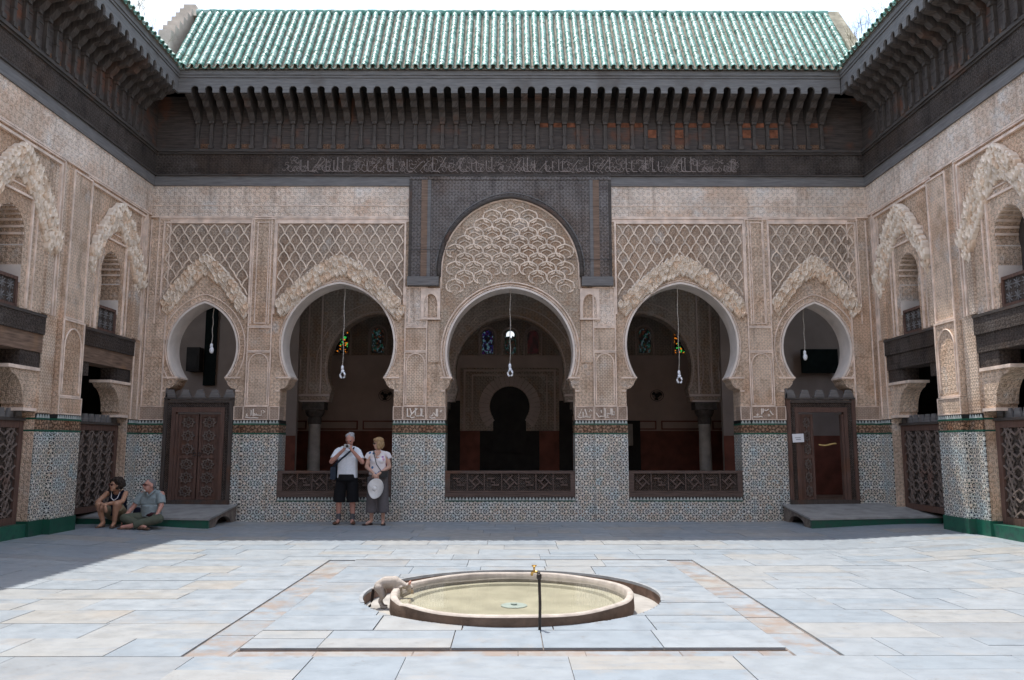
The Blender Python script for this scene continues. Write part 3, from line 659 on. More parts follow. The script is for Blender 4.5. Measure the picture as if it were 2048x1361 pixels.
# ------------------------------------------------------------------ window railings
def railing(cx, w, label, motifs):
    r = empty('wooden_railing', label, 'railing', (cx, YB, .49), group='carved railings in the arcade windows')
    z1 = .515; x0, x1 = -w, w
    MB().w(x0, x1, -.08, .02, z1 - .055, z1).build('top_rail', M['woodrail'], r)
    MB().w(x0, x1, -.08, .02, 0, .085).build('bottom_rail', M['woodrail'], r)
    MB().w(x0, x1, -.07, .0, .087, .12).build('lower_bead', M['woodrail'], r)
    for a in (x0, x1 - .1): MB().w(a, a + .1, -.08, .018, .087, z1 - .057).build('stile', M['woodrail'], r)
    MB().w(x0 + .1, x1 - .1, -.06, -.025, .122, z1 - .057).build('lattice_panel', M['mesh'], r)
    n = len(motifs); iw = (x1 - x0 - .2) / n; zc = .29
    for i, k in enumerate(motifs):
        c = x0 + .1 + iw * (i + .5); b = MB()
        T = lambda pts: b.tube([(c + x * 1.0, .012, zc + z) for x, z in pts], .02, 4)
        if k == 'k':
            q = .085
            for t in range(4):
                a = math.pi / 2 * t; ro = lambda x, z: (x * math.cos(a) - z * math.sin(a), x * math.sin(a) + z * math.cos(a))
                T([ro(-q, 0), ro(.055, q + .055)])
        else:
            T([(-.12, .07), (.03, .07)]); T([(-.03, -.06), (.12, -.06)]); T([(-.03, .07), (-.03, 0), (.04, 0)]); T([(.03, -.06), (.03, .0)])
        b.build('knot' if k == 'k' else 'key_fret', M['woodrail'], r)
        if i: MB().w(x0 + .1 + iw * i - .012, x0 + .1 + iw * i + .012, -.05, .006, .122, z1 - .058).build('muntin', M['woodrail'], r)
railing(-mid(X1, X2), 1.145, 'carved brown railing behind the standing couple, left window', 'kfkfkfk')
railing(0, X0 - .014, 'carved brown railing across the central arch window', 'fkfkfkf')
railing(mid(X1, X2), 1.145, 'carved brown railing in the window right of centre', 'kfkkfk')

# ------------------------------------------------------------------ doors of the arcade
M['starwood'] = wood('worn_star_cedar', (.15, .115, .098), .35, 'z', (.15, .08, .06))
def star_panel():
    mb = MB(); n = 16
    pts = [((.5 if k % 2 == 0 else .36) * math.cos(2 * math.pi * k / n), (.5 if k % 2 == 0 else .36) * math.sin(2 * math.pi * k / n)) for k in range(n)]
    i_ = [(x * .72, z * .72) for x, z in pts]
    mb.add([(x, 0, z) for x, z in pts] + [(x, -.02, z) for x, z in pts] + [(x, -.02, z) for x, z in i_] + [(x, -.005, z) for x, z in i_],
           [(k * n + i, k * n + (i + 1) % n, k * n + n + (i + 1) % n, k * n + n + i) for k in range(3) for i in range(n)])
    for i_v in range(len(mb.v)): mb.v[i_v] = (mb.v[i_v][0], mb.v[i_v][1] * 1.6, mb.v[i_v][2])
    return mb.mesh('star_boss', M['woodv'])
STAR = star_panel(); STAR.materials[0] = M['starwood']
def door(cx, label, open_right):
    d = empty('carved_door', label, 'door', (cx, YB - .0, .37)); H = 2.07; w = .695
    MB().w(-w, w, .003, .075, -.03, .06).build('sill', M['woodv'], d)
    for s in (-1, 1):
        fr = MB().w(*sorted((s * (w - .001), s * (w - .07))), -.02, .08, .062, H).build('outer_jamb', M['woodred' if open_right else 'woodv'], d)
        MB().w(*sorted((s * (w - .072), s * (w - .16))), -.02, .05, .062, H - .02).build('lattice_jamb', M['mesh'], d)
        MB().w(*sorted((s * (w - .162), s * (w - .235))), -.05, .065, .062, H - .26).build('inner_jamb', M['woodred'], d)
        MB().w(*sorted((s * (w - .237), s * (w - .28))), -.08, .03, .062, H - .30).build('door_stop', M['woodred'], d)
    MB().w(-w + .162, w - .162, -.02, .05, H - .16, H - .07).build('lattice_head', M['mesh'], d)
    MB().w(-w + .162, w - .162, -.05, .066, H - .258, H - .162).build('inner_head', M['woodred'], d)
    MB().w(-w + .071, w - .071, -.02, .078, H - .068, H - .021).build('outer_head', M['woodv'], d)
    MB().w(-w, w, -.02, .10, H + .001, H + .035).build('cornice', M['wood'], d)
    n = 5
    for i in range(n):
        c = -w + .1 + (2 * w - .2) * i / (n - 1); MB().prism([(c - .115, H + .037), (c + .115, H + .037), (c + .055, H + .2), (c - .055, H + .2)], -.01, .03).build('merlon', M['woodgrey'], d)
    MB().w(-w, -w + .03, -.03, .03, H + .037, H + .23).build('side_board', M['woodgrey'], d)
    for s in ((-1,) if open_right else (-1, 1)):
        a, b = sorted((s * .012, s * .413)); z0, z1 = .065, H - .3
        if open_right: a, b = -.413, -.15
        lf = MB().w(a, b, -.07, -.03, z0, z1).build('door_leaf', M['woodred'], d)
        fr = MB(); frame_rect(fr, a + .002, b - .002, z0 + .002, z1 - .002, .05, -.03, -.005); fr.w(a + .052, b - .052, -.03, -.006, mid(z0, z1) - .035, mid(z0, z1) + .035); fr.build('leaf_frame', M['woodred'], lf)
        hw = (b - a) - .11
        for k in range(6):
            zc = z0 + .05 + (z1 - z0 - .1) * ((k + .5) / 6) + (.018 if k > 2 else -.018)
            link('star_boss', STAR, lf, (mid(a, b), .028, zc), None, (hw * .98, 1, .245))
            link('star_boss', STAR, lf, (mid(a, b), .024, zc), (0, R(22.5), 0), (hw * .5, 1.1, .13))
        if not open_right: MB().lathe([(.028, 0), (.034, .01), (.02, .02)], (s * .055, 0, 0), 10).build('ring_plate', M['pipe'], lf, loc=(0, .0, mid(z0, z1) + .05), rot=(R(90), 0, 0)) if False else MB().tube([(s * .05 + .03 * math.cos(t), -.02, mid(z0, z1) + .05 + .035 * math.sin(t)) for t in lin(0, 6.28, 12)], .008, 5).build('pull_ring', M['pipe'], lf)
    st = MB().w(-w - .01, w + .01, -.1, .02, -.105, -.032).build('merlon_ground', M['black'], d)
    t = MB(); teeth(t, -w, w, -.1, -.04, .022); t.build('merlon_teeth', M['white'], d, kind='stuff')
    return d
door(-mid(X3, X4), 'closed double door of dark carved cedar with merlon crest, left end of arcade', False)
d5 = door(mid(X3, X4), 'open doorway of reddish carved cedar with one leaf, right end of arcade', True)
for s in (-1, 1):
    cx = s * mid(X3, X4); MB().w(cx - .72, cx + .72, -TH, .0, 0, .26).build('door_step', M['bench'], fac)
    MB().w(cx - .71, cx + .71, -.05, .015, .236, .262).build('green_tile_line', M['green'], fac)
rope = MB().tube([(6.26 + .36 * t, YB - .0, 1.53 - .02 * math.sin(t * 5)) for t in lin(0, 1, 8)], .017, 6).build('barrier_rope', M['tape'], None, True, label='short yellow rope tied across the open doorway', category='rope')
nt = MB().box(-.115, .115, -.003, .003, -.085, .085).build('paper_notice', M['paper'], None, loc=(mid(X3, X4) - .50, YB - .09, 1.66), rot=(0, R(-2.5), 0), label='white paper notice pinned to the left jamb of the open doorway', category='notice')
MB().box(-.065, .055, -.0045, -.0035, .005, .013).box(-.045, .05, -.0045, -.0035, -.035, -.024).build('printed_line', M['ink'], nt)

# ------------------------------------------------------------------ landings beside the arcade
for s, lab in ((-1, 'low stone landing with green tiled edge before the closed door'), (1, 'low stone landing with green tiled edge before the open doorway')):
    b = empty('stone_landing', lab, 'landing', (s * 6.6, 15.4, .1), group='landings before the doors')
    xi, xo, yf = 5.45, 7.86, 14.74; ox, oy, oz = s * 6.6, 15.4, .1
    def P(x, y, z): return (s * x - ox, y - oy, z - oz)
    t = MB().add([P(xi, yf, .165), P(xo, yf, .205), P(xo, YB, .345), P(xi, YB, .315), P(xi, yf, .20), P(xo, yf, .24), P(xo, YB, .372), P(xi, YB, .345)], [(0, 1, 2, 3), (4, 7, 6, 5), (0, 4, 5, 1), (1, 5, 6, 2), (2, 6, 7, 3), (3, 7, 4, 0)])
    t.build('top_slab', M['bench'], b)
    MB().add([P(xi + .03, yf + .02, -.05), P(xo, yf + .02, .05), P(xo, yf + .02, .206), P(xi + .03, yf + .02, .166), P(xi + .03, yf + .1, -.05), P(xo, yf + .1, .05), P(xo, yf + .1, .206), P(xi + .03, yf + .1, .166)], [(0, 1, 2, 3), (4, 7, 6, 5), (0, 3, 7, 4), (1, 5, 6, 2)]).build('green_front', M['green'], b)
    sd = MB(); pts = [(yf + .1, -.05), (yf + .5, -.05)]; pts += [(15.55 - .42 * math.cos(a), .0 + .17 * math.sin(a)) for a in lin(0, math.pi, 12)]; pts += [(YB - .02, -.05), (YB - .02, .312), (yf + .1, .17)]
    n = len(pts); sd.add([P(xi + .03, y, z) for y, z in pts] + [P(xi + .11, y, z) for y, z in pts], [list(range(n)), list(range(n, 2 * n))] + [(i, (i + 1) % n, n + (i + 1) % n, n + i) for i in range(n)])
    sd.build('arched_side', M['benchside'], b)
    MB().add([P(xi + .6, yf + .2, 0), P(xi + .6, YB - .03, 0), P(xi + .6, YB - .03, .3), P(xi + .6, yf + .2, .17)], [(0, 1, 2, 3)]).build('culvert_back', M['rim'], b)

# ------------------------------------------------------------------ prayer hall behind the arcade
YH = 20.5; YQ = 24.3; HF = .3
MB().box(-9.5, 9.5, YB + .1, YQ + 1.2, HF - .3, HF).build('hall_floor', M['hallfloor'], None, kind='structure')
MB().box(-9.5, 9.5, YB + TH + .3, YQ + .5, 6.5, 6.7).build('hall_ceiling', M['dark'], None, kind='structure')
bm_ = MB()
for i in range(24): bm_.box(-9.3 + i * .8, -9.14 + i * .8, YB + TH + .31, YQ, 6.38, 6.498)
bm_.build('ceiling_beams', M['dark'], bpy.data.objects['hall_ceiling'], kind='stuff')
MB().box(-9.6, -9.4, YB + TH, YQ + .3, HF, 6.5).build('hall_wall_left', M['pinkplaster'], None, kind='structure')
MB().box(9.4, 9.6, YB + TH, YQ + .3, HF, 6.5).build('hall_wall_right', M['pinkplaster'], None, kind='structure')
ia = empty('inner_arcade', 'second arcade of horseshoe arches standing inside the dim hall', 'arcade', (0, YH, 0))
def ibay(cx, w, xl, xr, a, e, zc):
    ol = arch_outline(cx, w, 2.62, 2.95, a, e, zc, 18, .0)
    MB().prism([(xl, 2.62)] + ol + [(xr, 2.62), (xr, 6.5), (xl, 6.5)], -.4, 0).build('arch_wall', M['hallstucco'], ia)
    for off in (.05, .30): MB().tube(arch_line(cx, a, e, zc, 2.95, .01, 20, off), .014, 5).build('arch_moulding', M['pinkplaster'], ia)
ibay(0, 1.42, -1.83, 1.83, 1.40, .05, 3.38)
for s in (-1, 1):
    a, b = sorted((s * 1.83, s * 5.04)); ibay(s * 3.435, 1.22, a, b, 1.27, .13, 3.52)
    a, b = sorted((s * 5.04, s * 9.4)); ibay(s * 6.75, 1.3, a, b, 1.3, .13, 3.5)
    for x in (1.83, 5.04):
        f = MB(); f.w(s * x - .34, s * x + .34, -.42, .02, 2.62, 2.66); f.w(s * x - .42, s * x + .42, -.42, .03, 2.76, 2.82); f.w(s * x - .19, s * x - .15, 0, .03, 2.83, 5.6); f.w(s * x + .15, s * x + .19, 0, .03, 2.83, 5.6); f.build('pier_moulding', M['pinkplaster'], ia)
        c = empty('marble_column', ('grey marble column with dark capital inside the ' + ('left' if s < 0 else 'right') + (' window' if x > 2 else ' part of the central arch')), 'column', (s * x, YH + .2, HF), group='columns of the inner arcade')
        MB().lathe([(.21, 0), (.21, .06), (.185, .1), (.16, .14), (.158, .9), (.15, 1.7), (.165, 1.72), (.165, 1.75)], (0, 0, 0), 20).build('shaft', M['mcol'], c, True)
        cp = MB().lathe([(.165, 1.75), (.175, 1.85), (.165, 1.93), (.2, 1.96), (.235, 2.03), (.25, 2.1), (.22, 2.14)], (0, 0, 0), 20); cp.box(-.28, .28, -.22, .22, 2.12, 2.315); cp.build('capital', M['capital'], c)
q = empty('qibla_wall', 'rear hall wall with mihrab niche and small coloured windows', 'wall', (0, YQ, HF))
MB().w(-9.4, 9.4, -.3, 0, 1.64, 3.92).build('plaster_wall', M['pinkplaster'], q)
MB().w(-9.4, 9.4, -.3, .02, 3.92, 6.25).build('carved_upper_wall', M['hallstucco'], q)
for a, b in ((-9.4, -.9), (.9, 9.4)): MB().w(a, b, -.3, .03, 0, 1.64).build('red_dado', M['reddado'], q)
MB().w(-9.4, 9.4, .02, .05, 3.88, 3.94).build('string_course', M['pinkplaster'], q)
for s in (-1, 1):
    for k in range(4):
        x = s * (2.2 + 1.55 * k); f = MB(); frame_rect(f, x - .7, x + .7, 1.68, 1.95, .035, 0, .05); f.build('rail_frame', M['reddado'], q)
    MB().w(*sorted((s * 1.5, s * 1.9)), .03, .08, 0, 2.55).build('dark_doorway', M['dark'], q)
mo = [(x, z - HF) for x, y, z in arch_line(0, .60, .02, 2.68, 2.2, 0, 20)]; mo2 = [(x, z - HF) for x, y, z in arch_line(0, .93, .02, 2.72, 2.25, 0, 20)]
MB().w(-1.5, 1.5, 0, .1, 1.64, 3.55).build('mihrab_panel', M['hallstucco'], q)
f = MB(); frame_rect(f, -1.4, 1.4, 1.64, 3.5, .06, .1, .14, 'lrt'); frame_rect(f, -1.15, 1.15, 1.9, 3.35, .04, .1, .13, 'lrt'); f.build('mihrab_frame', M['pinkplaster'], q)
nv = 26
for i in range(nv):
    t0 = -.75 + (math.pi + 1.5) * i / nv; t1 = -.75 + (math.pi + 1.5) * (i + .9) / nv; p = lambda r, t: (-r * math.cos(t), 2.38 + r * math.sin(t))
    MB().prism([p(.62, t0), p(.93, t0), p(.93, t1), p(.62, t1)], .1, .13).build('voussoir', M['pinkplaster'], q)
MB().prism([(-.5, 1.0)] + [( -.6 * math.cos(t), 2.38 + .6 * math.sin(t)) for t in lin(-.6, math.pi + .6, 24)] + [(.5, 1.0)], .1, .115).build('mihrab_niche', M['dark'], q)
MB().w(-.9, .9, -.3, .0, 0, 1.64).build('mihrab_base', M['dark'], q)
MB().w(-1.34, -.92, .03, .06, 1.7, 1.98).build('gilt_plaque', M['woodor'], q); MB().w(.95, 1.38, .03, .06, 1.7, 1.98).build('pale_plaque', M['mcol'], q)
def hall_window(cx, z0, z1, w, mat, bright=False):
    fr = MB(); o_ = [(cx - w - .09, z0 - .06), (cx - w - .09, z1 - w)] + [(cx - (w + .09) * math.cos(t), z1 - w + (w + .09) * math.sin(t)) for t in lin(.2, math.pi - .2, 10)] + [(cx + w + .09, z1 - w), (cx + w + .09, z0 - .06)]
    pane = [(cx - w, z0)] + [(cx - w * math.cos(t), z1 - w + w * math.sin(t)) for t in lin(0, math.pi, 12)] + [(cx + w, z0)]
    fr.tube([(x, -.04, z) for x, z in o_], .03, 5); r = fr.build('window_surround', M['pinkplaster'], q)
    MB().prism(pane, .02, .028).build('pane', M[mat], r)
    if bright:
        rr = .125; MB().prism([(cx - rr * math.cos(t), z1 - .15 + rr * math.sin(t)) for t in lin(0, math.pi, 14)] + [(cx + rr * .9, z1 - .2), (cx + .06, z1 - .17), (cx + .03, z1 - .25), (cx - .02, z1 - .19), (cx - rr, z1 - .2)], .028, .034).build('clear_pane', M['daypane'], r)
for cx, mt, br in ((-.68, 'glass_blue', 0), (0.02, 'glass_mix', 1), (.72, 'glass_red', 0)): hall_window(cx, 3.98, 4.72, .17, mt, br)
for cx, mt in ((-4.05, 'glass_mix'), (-5.15, 'glass_hot'), (4.15, 'glass_mix'), (5.25, 'glass_hot'), (-2.9, 'glass_mix'), (2.9, 'glass_mix')): hall_window(cx, 4.02, 4.78, .18, mt)
def fan(x, z, lab):
    f = empty('wall_fan', lab, 'fan', (x, YQ - .05, z), group='round wall fans in the hall')
    MB().tube([(0, 0, .02), (.12, -.02, .1), (.16, -.12, .05)], .018, 6).build('arm', M['dark'], f)
    for r_ in (.20, .13, .06): MB().tube([(r_ * math.cos(t), -.2 - .05 * (1 - r_ / .2), r_ * .85 * math.sin(t)) for t in lin(0, 6.283, 24)], .008, 4).build('guard_ring', M['dark'], f)
    for k in range(3): a = k * 2.094; MB().add([(0, -.19, 0), (.17 * math.cos(a), -.19, .15 * math.sin(a)), (.17 * math.cos(a + .8), -.17, .15 * math.sin(a + .8))], [(0, 1, 2)]).build('blade', M['dark'], f)
    MB().ell((0, -.19, 0), (.07, .09, .07), 10).build('motor', M['dark'], f, True)
fan(-3.75, 3.0, 'dark wall fan on the hall wall above the standing woman'); fan(4.45, 3.0, 'dark wall fan on the hall wall right of the central arch')
MB().w(3.35, 3.95, 0, .05, HF, 2.25).build('notice_door', M['dark'], None, loc=(0, YQ - .04, 0), label='dark hall door with pale paper seen through the right window', category='door')
MB().w(3.52, 3.72, .0, .006, 1.5, 2.15).build('door_paper', M['mcol'], None, loc=(0, YQ - .1, 0), label='pale sheet of paper on the dark hall door', category='paper')
MB().box(-.16, .16, -.14, .14, -.3, .3).box(-.12, .12, -.16, -.14, -.24, .1).build('loudspeaker', M['dark'], None, loc=(-7.9, 19.9, 3.64), label='black loudspeaker on the passage wall behind the left door arch', category='speaker')
MB().box(-.15, .15, -.02, .02, -.9, 1.3).build('green_curtain', M['darkcloth'], None, loc=(-7.55, 19.98, 3.9), label='dark green strip of curtain behind the left door arch', category='curtain')
MB().box(-.45, .45, -.04, .04, -.3, .3).build('dark_screen', M['darkcloth'], None, loc=(7.75, 19.8, 3.6), label='dark board hanging behind the right door arch', category='board')
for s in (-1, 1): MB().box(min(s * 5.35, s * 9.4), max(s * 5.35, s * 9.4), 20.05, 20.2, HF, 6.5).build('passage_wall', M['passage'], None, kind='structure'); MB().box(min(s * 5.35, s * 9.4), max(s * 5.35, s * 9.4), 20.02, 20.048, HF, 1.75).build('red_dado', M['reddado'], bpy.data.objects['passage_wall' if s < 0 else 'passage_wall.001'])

# ------------------------------------------------------------------ hanging bulbs
def lamp(x, zt, zb, lab, spiral):
    y = YB + .22; l = empty('hanging_bulb', lab, 'lamp', (x, y, zt), group='bulbs hanging in the arches')
    dz = zb - zt
    MB().tube([(0.008 * math.sin(k * 1.7), 0, dz * k / 10) for k in range(11)], .0085, 5).build('cord', M['cord'], l)
    MB().lathe([(.012, .0), (.028, -.02), (.03, -.08), (.02, -.09)], (.008 * math.sin(17), 0, dz), 12).build('socket', M['bulb'], l, True)
    if spiral:
        b = MB().lathe([(.02, -.09), (.034, -.1), (.034, -.14), (.03, -.15)], (0, 0, dz), 12)
        for k in (-1, 1): b.tube([(k * .025, 0, dz - .145), (k * .05, 0, dz - .19), (k * .04, 0, dz - .24), (k * .012, 0, dz - .262)], .021, 8)
        b.build('bulb', M['bulb'], l, True)
    else: MB().ell((0, 0, dz - .14), (.045, .045, .075), 14).build('bulb', M['bulb'], l, True)
lamp(-mid(X3, X4) + .1, 4.42, 3.62, 'small white bulb hanging over the closed left door', False)
lamp(-mid(X1, X2) + .06, 4.84, 3.16, 'white bulb on a cord in the arch above the standing couple', True)
lamp(0.0, 4.76, 3.2, 'white bulb on a cord in the tall central arch', True)
lamp(mid(X1, X2) - .02, 4.84, 3.06, 'white bulb on a cord in the arch right of centre', True)
lamp(mid(X3, X4) - .16, 4.40, 3.48, 'small white bulb hanging over the open right doorway', False)

# ------------------------------------------------------------------ side walls
def side_wall(m, label):
    w = empty('courtyard_wall', label, 'wall', (-m * XS, 0, 0), R(90) * m, group='side walls of the courtyard')
    w0 = {}
    bays = [(13.83, 15.80), (10.75, 12.72)]
    # upper walls with a window in each bay
    for (a, b), (xl, xr) in zip(bays, ((13.27, YB), (10.2, 13.27))):
        cx = mid(a, b) - .05; ol = arch_outline(cx, .37, 3.60, 4.55, .37, .06, 4.72, 12, 0)
        MB(m).prism([(xl, 3.60)] + ol + [(xr, 3.60), (xr, 6.93), (xl, 6.93)], -.4, 0).build('upper_wall', M['stucco'], w)
        MB(m).w(cx - .37, cx + .37, -.42, -.38, 3.61, 5.3).build('window_shutter', M['woodv'], w)
        sc = MB(m)                                       # scalloped brick-like soffit ribs in the window head
        for k in range(12):
            t = .12 + k * (math.pi - .24) / 11; x = cx - (.372 - .01) * math.cos(t); z = 4.72 + .42 * math.sin(t); sc.w(x - .018, x + .018, -.37, -.01, z - .018, z + .018)
        sc.build('window_ribs', M['frame'], w, kind='stuff')
        for s_ in (-1, 1):
            if s_ * 1 > 0: MB(m).w(cx + .345, cx + .369, -.38, -.005, 4.0, 4.6).build('window_reveal', M['soffit'], w)
        pn = MB(m).w(cx - .36, cx + .36, -.1, -.06, 3.615, 4.08).build('window_guard', M['woodc'], w)
        f = MB(m); frame_rect(f, cx - .36, cx + .36, 3.612, 4.085, .05, -.06, -.03); f.build('guard_frame', M['woodred'], pn)
        st = MB(m)
        for i in range(3):
            for j in range(2):
                c = (cx - .2 + i * .2, 3.75 + j * .19)
                for t in range(4): a_ = t * math.pi / 4; st.tube([(m * (c[0] - .085 * math.cos(a_)), .055, c[1] - .085 * math.sin(a_)), (m * (c[0] + .085 * math.cos(a_)), .055, c[1] + .085 * math.sin(a_))], .011, 4)
        st.build('guard_stars', M['woodgrey'], pn, kind='stuff')
        f = MB(m); frame_rect(f, cx - .52, cx + .52, 3.62, 5.38, .035, 0, .03, 'lrt'); frame_rect(f, cx - .66, cx + .66, 3.62, 5.5, .02, 0, .022, 'lrt')
        frame_rect(f, a - .02, b + .16, 3.62, 6.20, .04, 0, .05, 'lrt'); frame_rect(f, a - .12, b + .26, 3.62, 6.28, .022, 0, .035, 'lrt'); f.build('border_frame', M['frame'], w)
        muqarnas(w, mid(a, b) + .06, 1.03, 4.86, 6.05, m, .085, 5, 1.6, .11)
        for e in (a + .12, b - .0): MB(m).w(e - .1, e + .1, 0, .06, 4.66, 4.72).w(e - .085, e + .085, 0, .045, 3.62, 4.658).build('muqarnas_post', M['panel'], w)
        # lintel, stubs, corbel
        MB(m).w(a - .03, b + .02, -.35, .03, 3.28, 3.595).build('lintel_beam', M['woodc'], w); MB(m).w(a - .03, b + .02, -.35, .045, 3.555, 3.60).build('lintel_edge', M['wood'], w)
        MB(m).w(a - .03, b + .02, -.35, .0, 2.99, 3.278).build('lower_beam', M['woodor' if m > 0 else 'woodc'], w)
        MB(m).w(b - .52, b + .02, -.35, -.02, 2.745, 2.988).build('stub_beam', M['woodc'], w); MB(m).w(a - .03, a + .4, -.35, -.02, 2.745, 2.988).build('stub_beam', M['woodc'], w)
        cb = MB(m); cb.prism([(b + .02, 2.05), (b - .30, 2.05), (b - .30, 2.14)] + [(b - .34 - .36 * (1 - math.cos(t)), 2.16 + .46 * math.sin(t)) for t in lin(0, 1.45, 8)] + [(b - .78, 2.74), (b + .02, 2.74)], -.38, -.03)
        cb.build('corbel', M['stucco'], w); MB(m).w(b - .80, b + .015, -.4, .0, 2.69, 2.742).w(b - .34, b + .015, -.4, -.01, 2.05, 2.1).build('corbel_moulding', M['frame'], w)
    # piers
    for p0, p1, q0 in ((13.10, 13.83, 12.72), (10.02, 10.75, 9.64)):
        MB(m).w(q0, p1, -.5, -.02, 0, 3.6).build('pier_core', M['stucco'], w)
        dado(w, q0 + .005, p0, .0, .15, m, -.4, True, plinth=.19)
        dado(w, p0, p1, .12, .15, m, -.4, True, plinth=.19)
        MB(m).w(p0 + .01, p1 - .01, -.02, .115, 2.024, 2.31).build('inscription_block', M['stucco_fine'], w)
        f = MB(m); frame_rect(f, p0 + .008, p1 - .008, 2.026, 2.315, .02, .112, .124); f.build('block_frame', M['frame'], w)
        MB(m).w(p0 + .03, p1 - .03, -.02, .085, 2.316, 3.62).build('pilaster_panel', M['stucco'], w); MB(m).w(p0 + .06, p1 - .06, -.01, .07, 3.625, 6.2).build('pilaster_panel', M['stucco_fine'], w)
        f = MB(m); frame_rect(f, p0 + .03, p1 - .03, 2.32, 3.62, .03, .085, .105); frame_rect(f, p0 + .06, p1 - .06, 3.63, 6.2, .03, .07, .09)
        c = mid(p0, p1); f.tube([(m * (c - .26), -.095, 2.4)] + [(m * (c - .26 * math.cos(t)), -.095, 3.15 + .33 * math.sin(t)) for t in lin(0, math.pi, 12)] + [(m * (c + .26), -.095, 2.4)], .014, 5); f.build('panel_frame', M['frame'], w)
        MB(m).w(q0 + .02, p0 - .02, -.02, .01, 2.03, 6.2).build('pier_return_panel', M['panel'], w)
    # corner pilaster
    MB(m).w(15.80, YB, -.5, -.02, .0, 3.6).build('pier_core', M['stucco'], w); dado(w, 15.82, YB - .03, .0, .33, m, -.4)
    MB(m).w(15.82, YB - .02, -.02, .005, 2.03, 6.2).build('pier_return_panel', M['stucco_fine'], w)
    f = MB(m); f.w(15.84, 15.87, 0, .02, 2.03, 6.2); f.w(16.1, 16.13, 0, .02, 2.03, 6.2); f.build('panel_frame', M['frame'], w)
    # plinth course under the screens
    MB(m).w(10.75, 12.72, -.4, -.02, .0, .30).build('green_plinth', M['green'], w)
    # stucco frieze and the plain near part of the wall
    MB(m).w(8.2, YB - .021, 0, .02, 6.29, 6.93).build('stucco_frieze', M['frieze'], w); f = MB(m); f.w(8.2, YB - .04, .02, .035, 6.29, 6.315); f.build('frieze_moulding', M['frame'], w)
    MB(m).w(-5, 10.2, -.4, -.001, 3.6, 6.93).build('near_wall', M['stucco'], w); MB(m).w(-5, 9.64, -.4, -.002, 0, 3.6).build('near_wall', M['stucco'], w)
    MB(m).w(-5, 18, -.5, 0, 6.93, 9.1).build('wall_top', M['wood'], w)
    # gallery behind
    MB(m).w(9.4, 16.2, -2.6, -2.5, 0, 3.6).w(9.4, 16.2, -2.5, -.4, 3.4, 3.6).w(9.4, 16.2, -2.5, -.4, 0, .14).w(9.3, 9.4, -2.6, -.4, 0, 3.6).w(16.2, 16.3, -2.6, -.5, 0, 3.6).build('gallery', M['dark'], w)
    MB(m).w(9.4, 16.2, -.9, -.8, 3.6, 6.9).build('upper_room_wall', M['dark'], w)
    return w
side_wall(1, 'left courtyard wall of carved stucco with piers, lintels and small windows')
side_wall(-1, 'right courtyard wall of carved stucco with piers, lintels and small windows')
def screen(m, a, b, zb, label):
    s = empty('carved_screen', label, 'screen', (-m * (XS + .22), 0, 0), R(90) * m, group='carved cedar screens in the side bays')
    MB(m).w(a, b, -.05, 0, zb, 1.90).build('backing_board', M['woodc'], s)
    f = MB(m); frame_rect(f, a, b, zb, 1.90, .11, 0, .04); f.build('frame', M['woodred'], s)
    MB(m).w(a, b, -.06, .07, 1.902, 1.945).build('cornice', M['wood'], s)
    lat = MB(m); a1, b1, z0, z1 = a + .12, b - .12, zb + .12, 1.78; nx = 5; px = (b1 - a1) / nx; nz = max(3, int(round((z1 - z0) / px / 1.0))); pz = (z1 - z0) / nz
    for i in range(nx):
        for j in range(nz):
            c, z = a1 + (i + .5) * px, z0 + (j + .5) * pz; r = px * .5
            P = lambda x, y: (m * (c + x * r), -.02, z + y * pz * .5)
            for pts in ([(-1, -.4), (0, -1), (1, -.4)], [(-1, .4), (0, 1), (1, .4)], [(-.45, -1), (.45, 1)], [(.45, -1), (-.45, 1)]): lat.tube([P(*p) for p in pts], .021, 4)
            lat.tube([P(.5 * math.cos(t), .5 * math.sin(t)) for t in lin(0, 6.283, 6)], .017, 4)
    lat.build('strapwork', M['starwood'], s, kind='stuff')
    n = 9
    for i in range(n):
        c = a + (b - a) * (i + .5) / n; q = (b - a) / n; MB(m).prism([(c - q * .42, 1.947), (c + q * .42, 1.947), (c + q * .24, 2.09), (c - q * .24, 2.09)], -.02, .02).build('merlon', M['woodgrey'], s)
for m, sd in ((1, 'left'), (-1, 'right')):
    screen(m, 13.84, 15.79, .30, ('dark carved screen behind the seated couple on the left' if m > 0 else 'dark carved screen beside the landing near the open doorway'))
    screen(m, 10.76, 12.71, .30, 'carved screen at the far %s edge of the picture, nearer than the pier' % sd)
MB().box(-9, 9, -5.6, -5.2, 0, 9.0).build('wall_front', M['stucco'], None, kind='structure')

